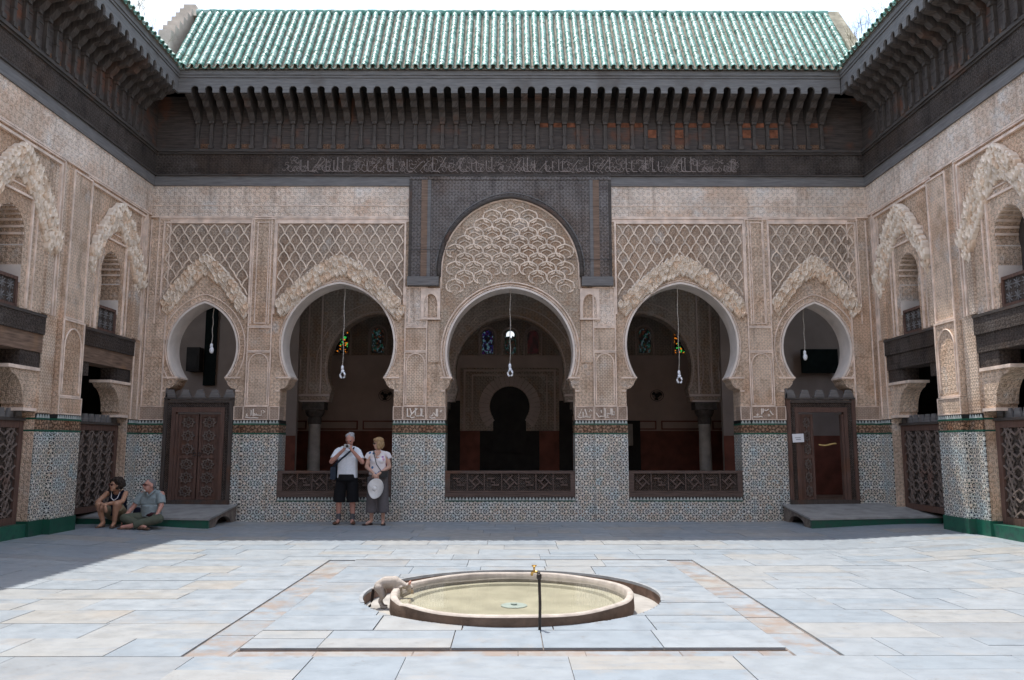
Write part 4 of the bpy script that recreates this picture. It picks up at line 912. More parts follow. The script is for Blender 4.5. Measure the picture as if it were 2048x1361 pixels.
# ------------------------------------------------------------------ cedar eaves
br = MB(); br.w(-.05, .05, .03, .12, 7.725, 7.80).w(-.033, .033, .03, .09, 7.80, 8.27).w(-.042, .042, .03, .1, 8.02, 8.05).w(-.05, .05, .03, .13, 8.27, 8.33)
br.profile([(.03, 8.33), (.13, 8.335), (.2, 8.40), (.24, 8.47), (.33, 8.50), (.42, 8.51), (.47, 8.57), (.5, 8.61), (.6, 8.63), (.665, 8.66), (.68, 8.72), (.68, 8.895), (.03, 8.895)], -.066, .066)
BRK = br.mesh('bracket', M['woodbrk'])
def eave(name, label, loc, rz, m, s0, s1, trim):
    e = empty('cedar_eave', label, 'eave', loc, rz, group='carved cedar eaves round the courtyard')
    a, b = trim
    MB(m).w(a, b, 0, .05, 6.932, 7.14).build('lower_board', M['woodgrey'], e); MB(m).w(a, b, 0, .04, 7.172, 7.62).build('inscribed_frieze', M['woodc'], e)
    for z0, z1, d in ((7.142, 7.170, .085), (7.622, 7.66, .07), (7.662, 7.722, .10)): MB(m).w(a, b, 0, d, z0, z1).build('moulding', M['wood'], e)
    MB(m).w(a, b, -.0, .03, 7.724, 8.9).build('back_boards', M['woodpan'], e); MB(m).w(a, b, 0, .70, 8.897, 8.94).build('soffit_boards', M['dark'], e)
    n = int(round((s1 - s0) / .285)); p = (s1 - s0) / n; fa = MB(m); pm = MB(m)
    for i in range(n + 1):
        c = s0 + i * p; link('bracket', BRK, e, (m * c, 0, 0))
        if i < n:
            c2 = c + p / 2; r = .078
            fa.prism([(c, 8.685), (c2 - r, 8.685), (c2 - r, 8.755)] + [(c2 - r * math.cos(t), 8.755 + r * math.sin(t)) for t in lin(.3, math.pi - .3, 6)] + [(c2 + r, 8.755), (c2 + r, 8.685), (c + p, 8.685), (c + p, 9.0), (c, 9.0)], .68, .72)
            o = MB(m); k = (i * 7 + 3) % 5
            if (i * 5 % 7) < 4: MB(m).w(c + .055, c + p - .055, .03, .038, 7.73, 7.85).build('painted_panel', M['woodtan'], e)
            pm.w(c + .05, c + p - .05, .03, .042, 8.2, 8.225)
            if m == 1 and trim[0] < -6 and c > .2 and (i * 11) % 5 < 3: MB(m).w(c + .055, c + p - .055, .03, .036, 8.232, 8.33).build('red_panel', M['redpaint'], e)
            if m == 1 and trim[0] < -6 and c > 2.4 and (i * 3) % 7 < 2: MB(m).w(c + .055, c + p - .055, .03, .036, 8.0, 8.18).build('red_panel', M['redpaint'], e); pm.w(c + .05, c + p - .05, .03, .042, 7.98, 7.995)
    for q0, q1 in ((s0 - .24, s0), (s1, s1 + .17)): fa.w(q0, q1, .68, .72, 8.685, 9.0)
    fa.build('arched_fascia', M['woodgrey'], e); pm.build('panel_rails', M['wood'], e, kind='stuff')
    MB(m).w(s0 - .3, s1 + .3, .40, .74, 9.002, 9.05).w(s0 - .3, s1 + .3, .30, .76, 9.052, 9.155).build('crown_board', M['woodgrey'], e)
    return e
eb = eave('eave', 'dark cedar eave with a long row of brackets above the arcade', (0, YB, 0), 0, 1, -6.62, 6.62, (-7.53, 7.53))
eave('eave', 'dark cedar eave with brackets over the left wall', (-XS, 0, 0), R(90), 1, 7.6, 15.45, (-5, YB - .05))
eave('eave', 'dark cedar eave with brackets over the right wall', (XS, 0, 0), R(-90), -1, 7.6, 15.45, (-5, YB - .05))
# flowing carved script and scrolls on the far frieze
fr = MB(); random.seed(21)
def T(pts, r=.008): fr.tube([(min(max(px_, -4.9), 4.9), -.043, 7.19 + min(max(pz_, .0), .41)) for px_, pz_ in pts], r, 4)
for k in range(260):                                   # scrolls of the ground
    cx, cy, a0, sg, r0 = random.uniform(-4.8, 4.8), random.uniform(.08, .33), random.uniform(0, 6.28), random.choice((-1, 1)), random.uniform(.05, .085)
    T([(cx + (r0 - .009 * i) * math.cos(a0 + sg * i * .75), cy + (r0 - .009 * i) * math.sin(a0 + sg * i * .75)) for i in range(8)], .006)
x = -4.7
while x < 4.7:                                         # tall letters, bowls and slanting strokes
    h = random.uniform(.28, .38); k = random.random()
    if k < .35: T([(x, h), (x, .1), (x + .03, .06), (x + random.uniform(.06, .16), .06)], .0125)
    elif k < .6: T([(x + .02, .2), (x, .1), (x + .06, .05), (x + .14, .08), (x + .16, .18)], .0095)
    elif k < .8: T([(x + .18, h), (x + .08, .18), (x, .08), (x + .06, .03)], .0095)
    else: T([(x, .1), (x + .05, .17), (x + .1, .1), (x + .05, .05), (x, .1)], .0095)
    x += random.uniform(.07, .15)
fr.build('carved_script', M['script'], eb, kind='stuff')
random.seed(5)

# ------------------------------------------------------------------ roofs
tl = MB(); n = 7; L = .165
def arc(r, y, z, s=1): return [(r * math.cos(math.pi * k / n), y, z + s * r * math.sin(math.pi * k / n)) for k in range(n + 1)]
a0, am, a1, a2 = arc(.0615, 0, .004), arc(.067, .048, .003), arc(.05, L, 0), arc(.05, 0.002, .004); a3 = [(x_ * 1, 0, z_ - .02) for x_, y_, z_ in a0[:1] + a0[-1:]]
q_ = n + 1; tl.add(a0 + am + a1 + a0 + a2, [(r_ * q_ + k + 1, r_ * q_ + k, (r_ + 1) * q_ + k, (r_ + 1) * q_ + k + 1) for r_ in (0, 1) for k in range(n)] + [(3 * q_ + k, 3 * q_ + k + 1, 4 * q_ + k + 1, 4 * q_ + k) for k in range(n)])
TILE = tl.mesh('cover_tile', M['rtile'], True, False)
def roof(label, loc, rz, m, s0, s1, slope, length, d0, z0, nobj, rowmax, pitch=.175, expo=.104):
    rt = empty('tiled_roof', label, 'roof', loc, rz, group='green tiled roofs')
    ca, sa = math.cos(slope), math.sin(slope); n = int(round((s1 - s0) / pitch)); p = (s1 - s0) / n
    MB(m).add([(m * s0, -d0, z0 - .02), (m * s1, -d0, z0 - .02), (m * s1, -d0 + ca * length, z0 - .02 + sa * length), (m * s0, -d0 + ca * length, z0 - .02 + sa * length)], [(0, 1, 2, 3)]).build('roof_bed', M['pan'], rt)
    pans = MB(); rest = MB(); cnt = 0; rows_ = min(rowmax, int(length / expo))
    for i in range(n):                                   # concave pans between the covers
        c = m * (s0 + (i + 1) * p); pts = []
        for y in (0, length): pts += [(c + .052 * math.cos(math.pi * k / 5), -d0 - .03 + ca * y, z0 + .03 + sa * y - .052 * math.sin(math.pi * k / 5)) for k in range(6)]
        pans.add(pts, [(k, k + 1, 7 + k, 6 + k) for k in range(5)])
    pans.build('pan_tiles', M['pan'], rt, kind='stuff')
    edge = MB()
    for i in range(n + 1): c = m * (s0 + (i + .5) * p); edge.tube([(c + .052 * math.cos(math.pi * k / 6) + m * p / 2, -d0 - .035, z0 + .035 - .055 * math.sin(math.pi * k / 6)) for k in range(7)], .011, 4)
    edge.build('pan_lips', M['rtile'], rt, kind='stuff')
    for r in range(rows_):
        for i in range(n + 1):
            y = r * expo; loc_ = Vector((m * (s0 + (i + .0) * p + p * .5) + random.uniform(-.006, .006), -d0 - .04 + ca * y, z0 + .02 + sa * y)); rot = Matrix.Rotation(slope + .02 + random.uniform(-.05, .05), 4, 'X') @ Matrix.Rotation(random.uniform(-.03, .03), 4, 'Z')
            if cnt < nobj:
                cnt += 1; o = link('cover_tile', TILE, rt, loc_); o.rotation_euler = rot.to_euler()
            else:
                rest.add([rot @ v.co + loc_ for v in TILE.vertices], [list(q_.vertices) for q_ in TILE.polygons])
    if rest.v:
        me = rest.mesh('cover_tiles_upper', M['rtile'], True, False); link('cover_tiles_upper', me, rt, kind='stuff')
    return rt, ca, sa
SL = R(56); LEN = 2.27
rt, ca, sa = roof('steep green tiled roof above the arcade, seen from below', (0, YB, 0), 0, 1, -6.95, 6.95, SL, LEN, .80, 9.17, 300, 99)
yr, zr = -.80 + ca * LEN, 9.17 + sa * LEN
MB().w(-7.08, 7.08, .0, .58, 9.157, 9.39).build('wall_plate', M['parapet'], rt)
rg = MB()
for i in range(47): rg.tube([(-7.0 + i * .3, yr, zr + .05 + .006 * math.sin(i * 2.1)), (-7.0 + i * .3 + .31, yr, zr + .055 + .006 * math.sin(i * 1.7))], [.085, .075], 8)
rg.build('ridge_tiles', M['rtile'], rt, True, kind='stuff')
MB().add([(-7.1, yr + .02, zr), (7.1, yr + .02, zr), (7.1, yr + 7.5, zr - 3.4), (-7.1, yr + 7.5, zr - 3.4)], [(0, 1, 2, 3)]).build('rear_slope', M['pan'], rt)
for m, sd in ((1, 'left'), (-1, 'right')): roof('green tiled roof edge over the %s wall' % sd, (-m * XS, 0, 0), R(90) * m, m, 6.0, 15.3, R(32), 2.2, .78, 9.17, 56, 8)
sp_ = empty('stepped_parapet', 'pale stepped parapet rising at the left end of the tiled roof', 'parapet', (-7.15, YB, 9.2))
pts = [(.30, -.1)]; yy, zz = -.55, .95; prof = [(-.62, .12)]
for k in range(7):
    prof += [(yy, zz), (yy + .19, zz)]; yy += .19; zz += .205
prof += [(yy + .45, zz - .205), (yy + .45, .12)]
n = len(prof); MB().add([(x, y, z) for x in (-.22, .05) for y, z in prof], [list(range(n)), list(range(n, 2 * n))[::-1]] + [(i, (i + 1) % n, n + (i + 1) % n, n + i) for i in range(n)]).build('parapet_wall', M['parapet'], sp_)
rp = empty('sloping_parapet', 'mossy sloping parapet at the right end of the tiled roof', 'parapet', (7.15, YB, 9.2))
prof = [(-.7, .1), (-.75, .35), (yr - .0, zr - 9.2 + .12), (yr + .3, zr - 9.2 + .12), (yr + .3, .1)]; n = len(prof)
MB().add([(x, y, z) for x in (-.06, .22) for y, z in prof], [list(range(n)), list(range(n, 2 * n))[::-1]] + [(i, (i + 1) % n, n + (i + 1) % n, n + i) for i in range(n)]).build('parapet_wall', M['mossy'], rp)
M['weed'] = plain('dry_weed', (.22, .17, .1), .9, .1, .3)
for (x, y, z, lab) in ((6.85, 14.6, 9.45, 'dry weeds sprouting on the roof edge at upper right'), (-6.9, 13.6, 9.45, 'dry twiggy weeds on the roof edge at upper left')):
    wd = MB()
    for k in range(34):
        b0 = Vector((random.gauss(0, .05), random.gauss(0, .55), 0)); d_ = Vector((random.gauss(0, .3), random.gauss(0, .3), 1)).normalized(); h_ = random.uniform(.15, .55)
        p1 = b0 + d_ * h_ * .6; wd.tube([b0, p1, p1 + (d_ + Vector((random.gauss(0, .4), random.gauss(0, .4), 0))) * h_ * .4], [.004, .003, .0015], 3)
        for q_ in range(4): s_ = b0 + d_ * h_ * random.uniform(.3, .6); wd.tube([s_, s_ + Vector((random.gauss(0, .1), random.gauss(0, .1), random.uniform(.02, .14)))], [.002, .001], 3)
    wd.build('dry_weeds', M['weed'], None, loc=(x, y, z), label=lab, category='weeds')

# ------------------------------------------------------------------ people and cat
def organic(name, mb, mat, parent, voxel=.012, smooth=4, faces=None, **k):
    """closed overlapping forms fused into one continuous skin"""
    o = link('tmp', mb.mesh('tmp', mat, True)); r = o.modifiers.new('r', 'REMESH'); r.mode = 'VOXEL'; r.voxel_size = voxel
    s = o.modifiers.new('s', 'SMOOTH'); s.factor = .5; s.iterations = smooth
    me = bpy.data.meshes.new_from_object(o.evaluated_get(bpy.context.evaluated_depsgraph_get())); old = o.data
    bpy.data.objects.remove(o); bpy.data.meshes.remove(old)
    me.name = name; me.polygons.foreach_set('use_smooth', [True] * len(me.polygons)); me.materials.clear(); me.materials.append(mat)
    if faces:
        mats, fn = faces
        for x in mats: me.materials.append(x)
        for p in me.polygons: p.material_index = fn(p.center)
    return link(name, me, parent, **k)
def skinmat(name, c): 
    g = G(name, .55, .35); g.col(g.ramp(g.noise(14, 4), (.3, tuple(x * .85 for x in c)), (.7, tuple(min(1, x * 1.12) for x in c)))); g.b.inputs['Subsurface Weight'].default_value = .12; g.b.inputs['Subsurface Radius'].default_value = (.02, .008, .004); return g.mat
SK1 = skinmat('ruddy_skin', (.52, .27, .21)); SK2 = skinmat('tanned_skin', (.46, .25, .16)); SK3 = skinmat('fair_skin', (.55, .33, .25))
def cloth(name, c, v=.12, sc=20): return plain(name, c, .9, .15, v, sc, .35)
DARK = plain('dark_detail', (.02, .016, .015), .5, .4, .1)
LIP = plain('lip', (.35, .12, .1), .6, .3, .1)
def head(mb, c, s=1.0, turn=0, nod=0):
    """skull, jaw, nose, ears; returns a function from face coordinates (right, forward, up) to the figure"""
    Rm = Matrix.Rotation(turn, 3, 'Z') @ Matrix.Rotation(nod, 3, 'X'); C = Vector(c)
    f = lambda x, y, z: C + Rm @ Vector((x * s, -y * s, z * s))
    mb.ell(f(0, -.01, .03), (.075 * s, .094 * s, .092 * s), 16, Rm); mb.ell(f(0, .02, -.035), (.06 * s, .072 * s, .075 * s), 14, Rm); mb.ell(f(0, .055, -.085), (.033 * s, .03 * s, .027 * s), 10, Rm)
    mb.ell(f(0, .096, -.012), (.013 * s, .022 * s, .022 * s), 10, Rm); mb.cap(f(0, .085, .02), .009 * s, f(0, .1, -.015), .012 * s); mb.ell(f(0, .08, .032), (.05 * s, .016 * s, .012 * s), 10, Rm)
    for q in (-1, 1): mb.ell(f(q * .077, -.01, -.005), (.012 * s, .022 * s, .033 * s), 8, Rm)
    return f, Rm
def hand(mb, wrist, fwd, up, s=1.0, curl=.5, side=1):
    """palm, four unequal fingers bent at the knuckles, and a thumb off the side of the palm"""
    w = Vector(wrist); f = Vector(fwd).normalized(); u = Vector(up); u = (u - f * u.dot(f)).normalized(); r = f.cross(u) * side
    pc = w + f * .05 * s
    mb.ell(pc, (.036 * s, .036 * s, .036 * s), 10); mb.cap(w, .024 * s, pc + f * .02 * s, .03 * s)
    for k, ln in enumerate((.062, .072, .068, .05)):
        b = w + f * .078 * s + r * (.03 - .02 * k) * s; k1 = b + (f * math.cos(curl) - u * math.sin(curl)) * ln * .55 * s; k2 = k1 + (f * math.cos(curl * 2) - u * math.sin(curl * 2)) * ln * .5 * s
        mb.cap(b - f * .03 * s, .011 * s, b, .0105 * s); mb.cap(b, .0105 * s, k1, .0095 * s); mb.cap(k1, .0095 * s, k2, .0085 * s)
    t0 = w + f * .03 * s + r * .03 * s; t1 = t0 + (f * .6 + r * .7 - u * .25).normalized() * .038 * s; t2 = t1 + (f * .9 + r * .2 - u * .35).normalized() * .03 * s
    mb.cap(t0, .014 * s, t1, .0115 * s); mb.cap(t1, .0115 * s, t2, .0095 * s)
def face_bits(f, Rm, parent, glasses=None, hairc=None, beard=None):
    for q in (-1, 1): MB().ell(f(q * .03, .078, .012), .009, 8).build('eye', DARK, parent, True)
    MB().ell(f(0, .087, -.052), (.022, .008, .005), 10, Rm).build('mouth', LIP, parent, True)
    b = MB()
    for q in (-1, 1): b.tube([f(q * .014, .09, .028), f(q * .033, .088, .034), f(q * .05, .076, .028)], .004, 5)
    b.build('eyebrows', hairc or DARK, parent)
    if glasses:
        g_ = MB()
        for q in (-1, 1): g_.ell(f(q * .033, .098, .01), (.027, .006, .02), 12, Rm); g_.tube([f(q * .055, .09, .016), f(q * .08, .02, .012)], .0035, 5)
        g_.tube([f(-.01, .102, .016), f(.01, .102, .016)], .003, 5); g_.build('sunglasses', glasses, parent)
    if beard: organic('beard', MB().ell(f(0, .072, -.09), (.03, .024, .026), 12, Rm).ell(f(0, .088, -.04), (.026, .01, .007), 10, Rm), beard, parent, .006, 2)
def shoe(mb, x, y, z, ang=0, L=.13, h=.045):
    Rm = Matrix.Rotation(ang, 3, 'Z'); c = Vector((x, y, z))
    mb.ell(c + Rm @ Vector((0, -.09, .033)), (.046, .075, .034), 12, Rm); mb.ell(c + Rm @ Vector((0, .015, .042)), (.04, .065, .042), 12, Rm)

# --- standing man with a camera
man = empty('person', 'person in white shirt and black shorts raising a small camera', 'person', (-3.17, 15.72, 0))
b = MB(); f, Rm = head(b, (.045, -.06, 1.615), 1.02, R(-4), R(26))
b.cap((.03, .0, 1.42), .058, (.04, -.03, 1.56), .055)
b.ell((0, .01, 1.25), (.17, .105, .24), 16); b.ell((0, .01, .98), (.165, .11, .16), 16)
LH, RH = (-.02, -.30, 1.435), (.125, -.30, 1.435)
for s, el, wr in ((-1, (-.29, -.13, 1.2), LH), (1, (.31, -.13, 1.19), RH)):
    b.cap((s * .185, .0, 1.40), .056, el, .045); b.cap(el, .045, wr, .03)
hand(b, LH, (.35, -.25, .55), (-.5, -.7, .2), .9, .9, -1); hand(b, RH, (-.35, -.25, .55), (.5, -.7, .2), .9, .9, 1)
for s, x in ((-1, -.15), (1, .115)):
    b.cap((s * .085, .01, .92), .098, (x, -.005, .50), .066); b.cap((x, -.005, .50), .06, (x - .0, .012, .33), .057); b.cap((x, .012, .33), .056, (x + s * .005, .02, .10), .037); b.cap((x, .02, .09), .036, (x + s * .01, -.08, .045), .03)
organic('body', b, SK1, man, .011, 4)
sh = MB(); sh.ell((0, .005, 1.30), (.195, .128, .2), 18); sh.tube([(0, 0, .885), (0, 0, 1.05), (0, .0, 1.3)], [.20, .195, .19], 20); sh.ell((0, .0, 1.12), (.19, .155, .2), 16); sh.cap((-.1, .0, 1.44), .062, (.12, .0, 1.44), .062)
for v in range(len(sh.v)):
    x, y, z = sh.v[v]
    if y * y > .0: sh.v[v] = (x, y * .74 if abs(y) > .1 else y * .86, z)
for s, el in ((-1, (-.262, -.10, 1.25)), (1, (.282, -.10, 1.24))): sh.tube([(s * .15, 0, 1.43), (s * .2, -.02, 1.385), el], [.064, .07, .066], 14); sh.ell((s * .17, 0, 1.415), .062, 12)
SHIRT = cloth('white_linen', (.74, .77, .82), .06, 30)
shirt = organic('shirt', sh, SHIRT, man, .011, 3)
cl = MB(); cl.tube([(-.07, -.065, 1.475), (-.035, -.105, 1.45), (.03, -.13, 1.40), (.09, -.1, 1.455), (.115, -.06, 1.48), (.06, .05, 1.5), (-.03, .05, 1.5), (-.07, -.065, 1.475)], .017, 6); cl.build('collar', SHIRT, shirt, True)
pk = MB().tube([(.015, -.142, 1.38), (.012, -.15, 1.1), (.01, -.15, .9)], .006, 5); pk.build('placket', SHIRT, shirt)
st = MB(); st.tube([(0, .0, .96), (0, .0, .84)], [.178, .19], 18)
for s, x in ((-1, -.135), (1, .11)): st.tube([(s * .085, .005, .88), (x, .0, .65), (x + s * .012, .0, .425)], [.115, .112, .118], 16)
organic('shorts', st, cloth('black_cotton', (.012, .012, .014)), man, .012, 3)
SHOE = plain('brown_leather', (.1, .05, .03), .5, .4, .3, 20); SOCK = cloth('grey_wool', (.11, .11, .12))
for s, x in ((-1, -.15), (1, .115)):
    sc = MB(); sk_ = MB(); sc.tube([(x, .014, .215), (x + s * .003, .018, .13), (x + s * .006, .01, .07)], [.047, .044, .046], 12); shoe(sk_, x + s * .02, -.005, 0, s * .25)
    organic('sock', sc, SOCK, man, .01, 2); organic('shoe', sk_, SHOE, man, .009, 2)
face_bits(f, Rm, man, hairc=plain('white_hair', (.36, .36, .37), .8, .2, .3, 60))
hr = MB(); hr.ell(f(0, -.045, .066), (.081, .084, .062), 14, Rm); hr.ell(f(0, -.06, .025), (.083, .062, .075), 14, Rm)
for k in range(34):
    t = random.uniform(0, 6.28); e_ = random.uniform(.1, 1.4); hr.ell(f(.078 * math.sin(t) * math.cos(e_), -.04 + .08 * math.cos(t) * math.cos(e_), .06 + .062 * math.sin(e_)), random.uniform(.012, .024), 8)
organic('hair', hr, bpy.data.materials['white_hair'], man, .008, 1)
cm = empty('compact_camera', 'small silver camera in the hands of the man in white', 'camera', (-3.17 + .052, 15.72 - .37, 1.50))
MB().box(-.055, .055, -.012, .016, -.033, .033).build('camera_body', plain('silver_camera', (.42, .42, .42), .4, .5, .1), cm); MB().lathe([(.026, 0), (.026, .014), (.021, .016), (.021, .028), (.017, .028)], (0, 0, 0), 16).build('lens', DARK, cm, loc=(.008, -.012, -.002), rot=(R(90), 0, 0)); MB().box(.025, .045, -.014, -.012, .015, .027).box(-.04, -.025, -.005, .005, .033, .038).build('flash_window', M['paper'], cm)
bgx = empty('shoulder_bag', 'dark blue shoulder bag hanging by the side of the man in white', 'bag', (-3.17 - .26, 15.74, .86)); NAVY = cloth('navy_canvas', (.035, .045, .065))
bb = MB(); bb.box(-.05, .05, -.12, .12, 0, .24); bb.box(-.058, -.05, -.1, .1, .02, .17); bb.build('pouch', NAVY, bgx)
MB().tube([(-.01, -.06, .24), (.07, -.12, .32), (.26, -.175, .47), (.36, -.15, .565), (.385, -.08, .61), (.37, .03, .6), (.2, .12, .45), (.0, .08, .24)], .021, 4).build('strap', NAVY, bgx)

# --- standing woman with a hat
wo = empty('person', 'person with blond bob, flowered blouse and grey cropped trousers holding a hat', 'person', (-2.56, 15.62, 0))
b = MB(); f, Rm = head(b, (.0, -.02, 1.545), .97, R(-62), R(4)); b.cap((.01, .0, 1.36), .05, (.0, -.01, 1.48), .048)
b.ell((0, .0, 1.2), (.15, .10, .22), 16); b.ell((0, .0, .93), (.165, .11, .16), 16)
LW, RW = (-.06, -.19, .99), (.03, -.2, .96)
for s, el, wr in ((-1, (-.215, -.02, 1.1), LW), (1, (.225, -.03, 1.1), RW)): b.cap((s * .165, .0, 1.335), .05, el, .041); b.cap(el, .041, wr, .027)
hand(b, LW, (.4, -.25, -.65), (0, -1, .1), .9, .5, 1); hand(b, RW, (-.4, -.1, -.8), (0, -1, .1), .9, .55, -1)
for s, x in ((-1, -.1), (1, .105)):
    b.cap((s * .085, .0, .9), .095, (x, .0, .48), .062); b.cap((x, .0, .48), .057, (x + s * .01, .02, .08), .034); b.cap((x + s * .012, .02, .07), .034, (x + s * .02 - (.06 if s < 0 else .0), -.1, .035), .028)
organic('body', b, SK3, wo, .011, 4)
g = G('flowered_cotton', .9, .15); v = g.vor(15, g.n('TexCoord').outputs['Object'], 'F1', 1); d_ = g.vor(15, g.n('TexCoord').outputs['Object'], 'F1', 0); hu = g.xyz(v)[0]
cc = g.ramp(hu, (0, (.72, .68, .7)), (.3, (.3, .12, .38)), (.48, (.72, .66, .68)), (.62, (.05, .16, .34)), (.74, (.55, .3, .42)), (.84, (.74, .7, .7))); cc.node.color_ramp.interpolation = 'CONSTANT'
g.col(g.mix(g.step(g.m('ADD', d_, g.m('MULTIPLY', g.noise(40, 2), .25)), .62, .45), (.74, .69, .7), cc)); FLOW = g.mat
bl = MB(); bl.ell((0, .0, 1.24), (.17, .118, .2), 16); bl.tube([(0, .0, .955), (0, .0, 1.1), (0, 0, 1.25)], [.178, .16, .16], 18); bl.cap((-.11, 0, 1.355), .055, (.11, 0, 1.355), .055)
for i, (x, y, z) in enumerate(bl.v): bl.v[i] = (x, y * .8, z)
bl.ell((-.06, -.075, 1.21), .062, 12); bl.ell((.06, -.075, 1.21), .062, 12)
for s in (-1, 1): bl.tube([(s * .13, 0, 1.36), (s * .18, 0, 1.335), (s * .225, -.005, 1.255)], [.052, .058, .058], 14)
organic('blouse', bl, FLOW, wo, .011, 3)
organic('neckline', MB().add([], []).tube([(-.05, -.075, 1.40), (-.0, -.125, 1.27), (.055, -.075, 1.40)], [.02, .014, .02], 8).ell((0, -.075, 1.37), (.045, .03, .06), 10), SK3, wo, .007, 2)
tr = MB(); tr.tube([(0, 0, 1.0), (0, 0, .86)], [.16, .185], 18)
for i, (x, y, z) in enumerate(tr.v): tr.v[i] = (x, y * .78, z)
for s, x in ((-1, -.1), (1, .11)): tr.tube([(s * .085, .0, .9), (x, .0, .55), (x + s * .012, .0, .235)], [.115, .105, .112], 16)
organic('trousers', tr, cloth('grey_cotton', (.125, .115, .12)), wo, .012, 3)
def sandals(parent, mat, feet, k):
    for x_, y_, z_, a_ in feet:
        sd = MB(); shoe(sd, x_, y_, z_, a_)
        for i, (x, y, z) in enumerate(sd.v): sd.v[i] = (x, y, max(0, z * k))
        organic('sandal', sd, mat, parent, .009, 2)
sandals(wo, plain('dark_leather', (.04, .022, .022), .5, .4, .3, 20), ((-.14, -.02, -.012, -.9), (.13, -.02, -.012, .15)), .55)
BLOND = plain('blond_hair', (.33, .21, .105), .6, .4, .35, 40); face_bits(f, Rm, wo, glasses=DARK, hairc=BLOND)
hr = MB(); hr.ell(f(0, -.015, .062), (.088, .104, .072), 14, Rm); hr.ell(f(0, -.05, -.01), (.094, .075, .1), 14, Rm); hr.ell(f(0, .06, .085), (.06, .045, .03), 12, Rm)
for q in (-1, 1): hr.ell(f(q * .076, .015, -.03), (.022, .05, .085), 12, Rm)
organic('hair', hr, BLOND, wo, .008, 2)
ht = empty('sun_hat', 'white wide-brimmed hat held in front of the trousers of the blond woman', 'hat', (-2.56 - .03, 15.62 - .235, .83)); HAT = cloth('white_straw', (.78, .76, .74), .05, 60)
hb = MB(); nr, na = 6, 28; vs = []
for i in range(nr + 1):
    for k in range(na):
        t = 2 * math.pi * k / na; r = .05 + .125 * i / nr; x = r * math.cos(t) * (.86 + .14 * math.sin(t + .6)); z = -.13 + r * math.sin(t) * (1.0 + .12 * math.cos(t + .9)); y = -.02 * (1 - i / nr) + .045 * math.cos(2 * t + .8) * (i / nr) ** 2 - .015 * math.sin(3 * t) * i / nr
        vs.append((x + .012, y, z + (.04 * max(0, math.cos(t - .8)) * i / nr)))
hb.add(vs, [(i * na + k, i * na + (k + 1) % na, (i + 1) * na + (k + 1) % na, (i + 1) * na + k) for i in range(nr) for k in range(na)])
o = hb.build('brim', HAT, ht, True); mo = o.modifiers.new('t', 'SOLIDIFY'); mo.thickness = .006
MB().ell((.012, .0, -.13), (.058, .045, .06), 14).build('crown', HAT, ht, True)
hbag = empty('handbag', 'small black handbag on a thin strap at the hip of the blond woman', 'handbag', (-2.56 + .12, 15.62 - .15, .9)); BLK = plain('black_leather', (.015, .017, .02), .45, .4, .2, 20)
MB().prism([(-.1, .0), (.1, .01), (.1, .13), (-.04, .13), (-.1, .06)], -.03, .03).build('pouch', BLK, hbag)
MB().tube([(-.03, 0, .12), (-.12, -.03, .25), (-.17, -.0, .42), (-.2, .08, .5), (-.19, .16, .5), (-.02, .27, .3), (.08, .2, .13)], .008, 5).build('strap', BLK, hbag)

# --- seated woman, arms crossed over her knees
sw = empty('person', 'seated person in navy tank top with dark curly hair, knees drawn up', 'person', (-7.02, 14.42, fz(-7.02)))
b = MB(); f, Rm = head(b, (-.0, -.03, .715), .95, R(-28), R(-4)); b.cap((0, .03, .60), .048, (0, .0, .66), .046)
b.ell((0, .1, .42), (.15, .10, .22), 16); b.ell((0, .15, .2), (.165, .12, .11), 14)
for s, sh_, el, wr in ((-1, (-.165, .04, .575), (-.225, -.17, .435), (-.0, -.33, .385)), (1, (.165, .04, .575), (.215, -.17, .45), (-.06, -.31, .40))): b.cap(sh_, .047, el, .038); b.cap(el, .038, wr, .027)
hand(b, (-.0, -.33, .385), (.2, -.3, -.7), (0, -1, 0), .85, .4, 1); hand(b, (-.06, -.31, .40), (-.3, -.15, -.8), (0, -1, 0), .85, .4, -1)
for s, kn, an in ((-1, (-.16, -.25, .40), (-.095, -.17, .08)), (1, (.15, -.25, .41), (.095, -.17, .08))):
    b.cap((s * .09, .12, .2), .085, kn, .062); b.cap(kn, .058, an, .036); b.cap(an, .034, (an[0] + s * .02, an[1] - .11, .03), .028)
organic('body', b, SK2, sw, .010, 4)
tk = MB(); tk.ell((0, .1, .42), (.165, .112, .2), 16); tk.tube([(0, .12, .2), (0, .11, .35)], [.165, .155], 16)
for s in (-1, 1): tk.tube([(s * .09, .03, .5), (s * .105, .035, .60), (s * .09, .1, .61)], .028, 8)
tank = organic('tank_top', tk, cloth('navy_cotton', (.014, .017, .032)), sw, .010, 2)
MB().tube([(-.075, .008, .60), (-.055, -.03, .5), (0, -.045, .455), (.055, -.03, .5), (.075, .008, .60)], .0075, 5).build('white_trim', M['paper'], tank)
so_ = MB()
for s, kn in ((-1, (-.145, -.15, .345)), (1, (.14, -.15, .35))): so_.tube([(s * .085, .14, .19), kn], [.105, .085], 14)
so_.ell((0, .15, .17), (.175, .13, .1), 14); organic('shorts', so_, cloth('khaki_cotton', (.24, .2, .13)), sw, .011, 2)
sandals(sw, plain('brown_sandal', (.13, .075, .05), .6, .3, .3, 20), ((-.105, -.2, 0, -.15), (.105, -.2, 0, .15)), .55)
CURL = plain('dark_curls', (.028, .018, .013), .7, .3, .4, 30); face_bits(f, Rm, sw, glasses=plain('red_tinted_glasses', (.09, .03, .03), .3, .5, .1))
hr = MB(); hr.ell(f(.0, -.035, .06), (.105, .1, .085), 14, Rm)
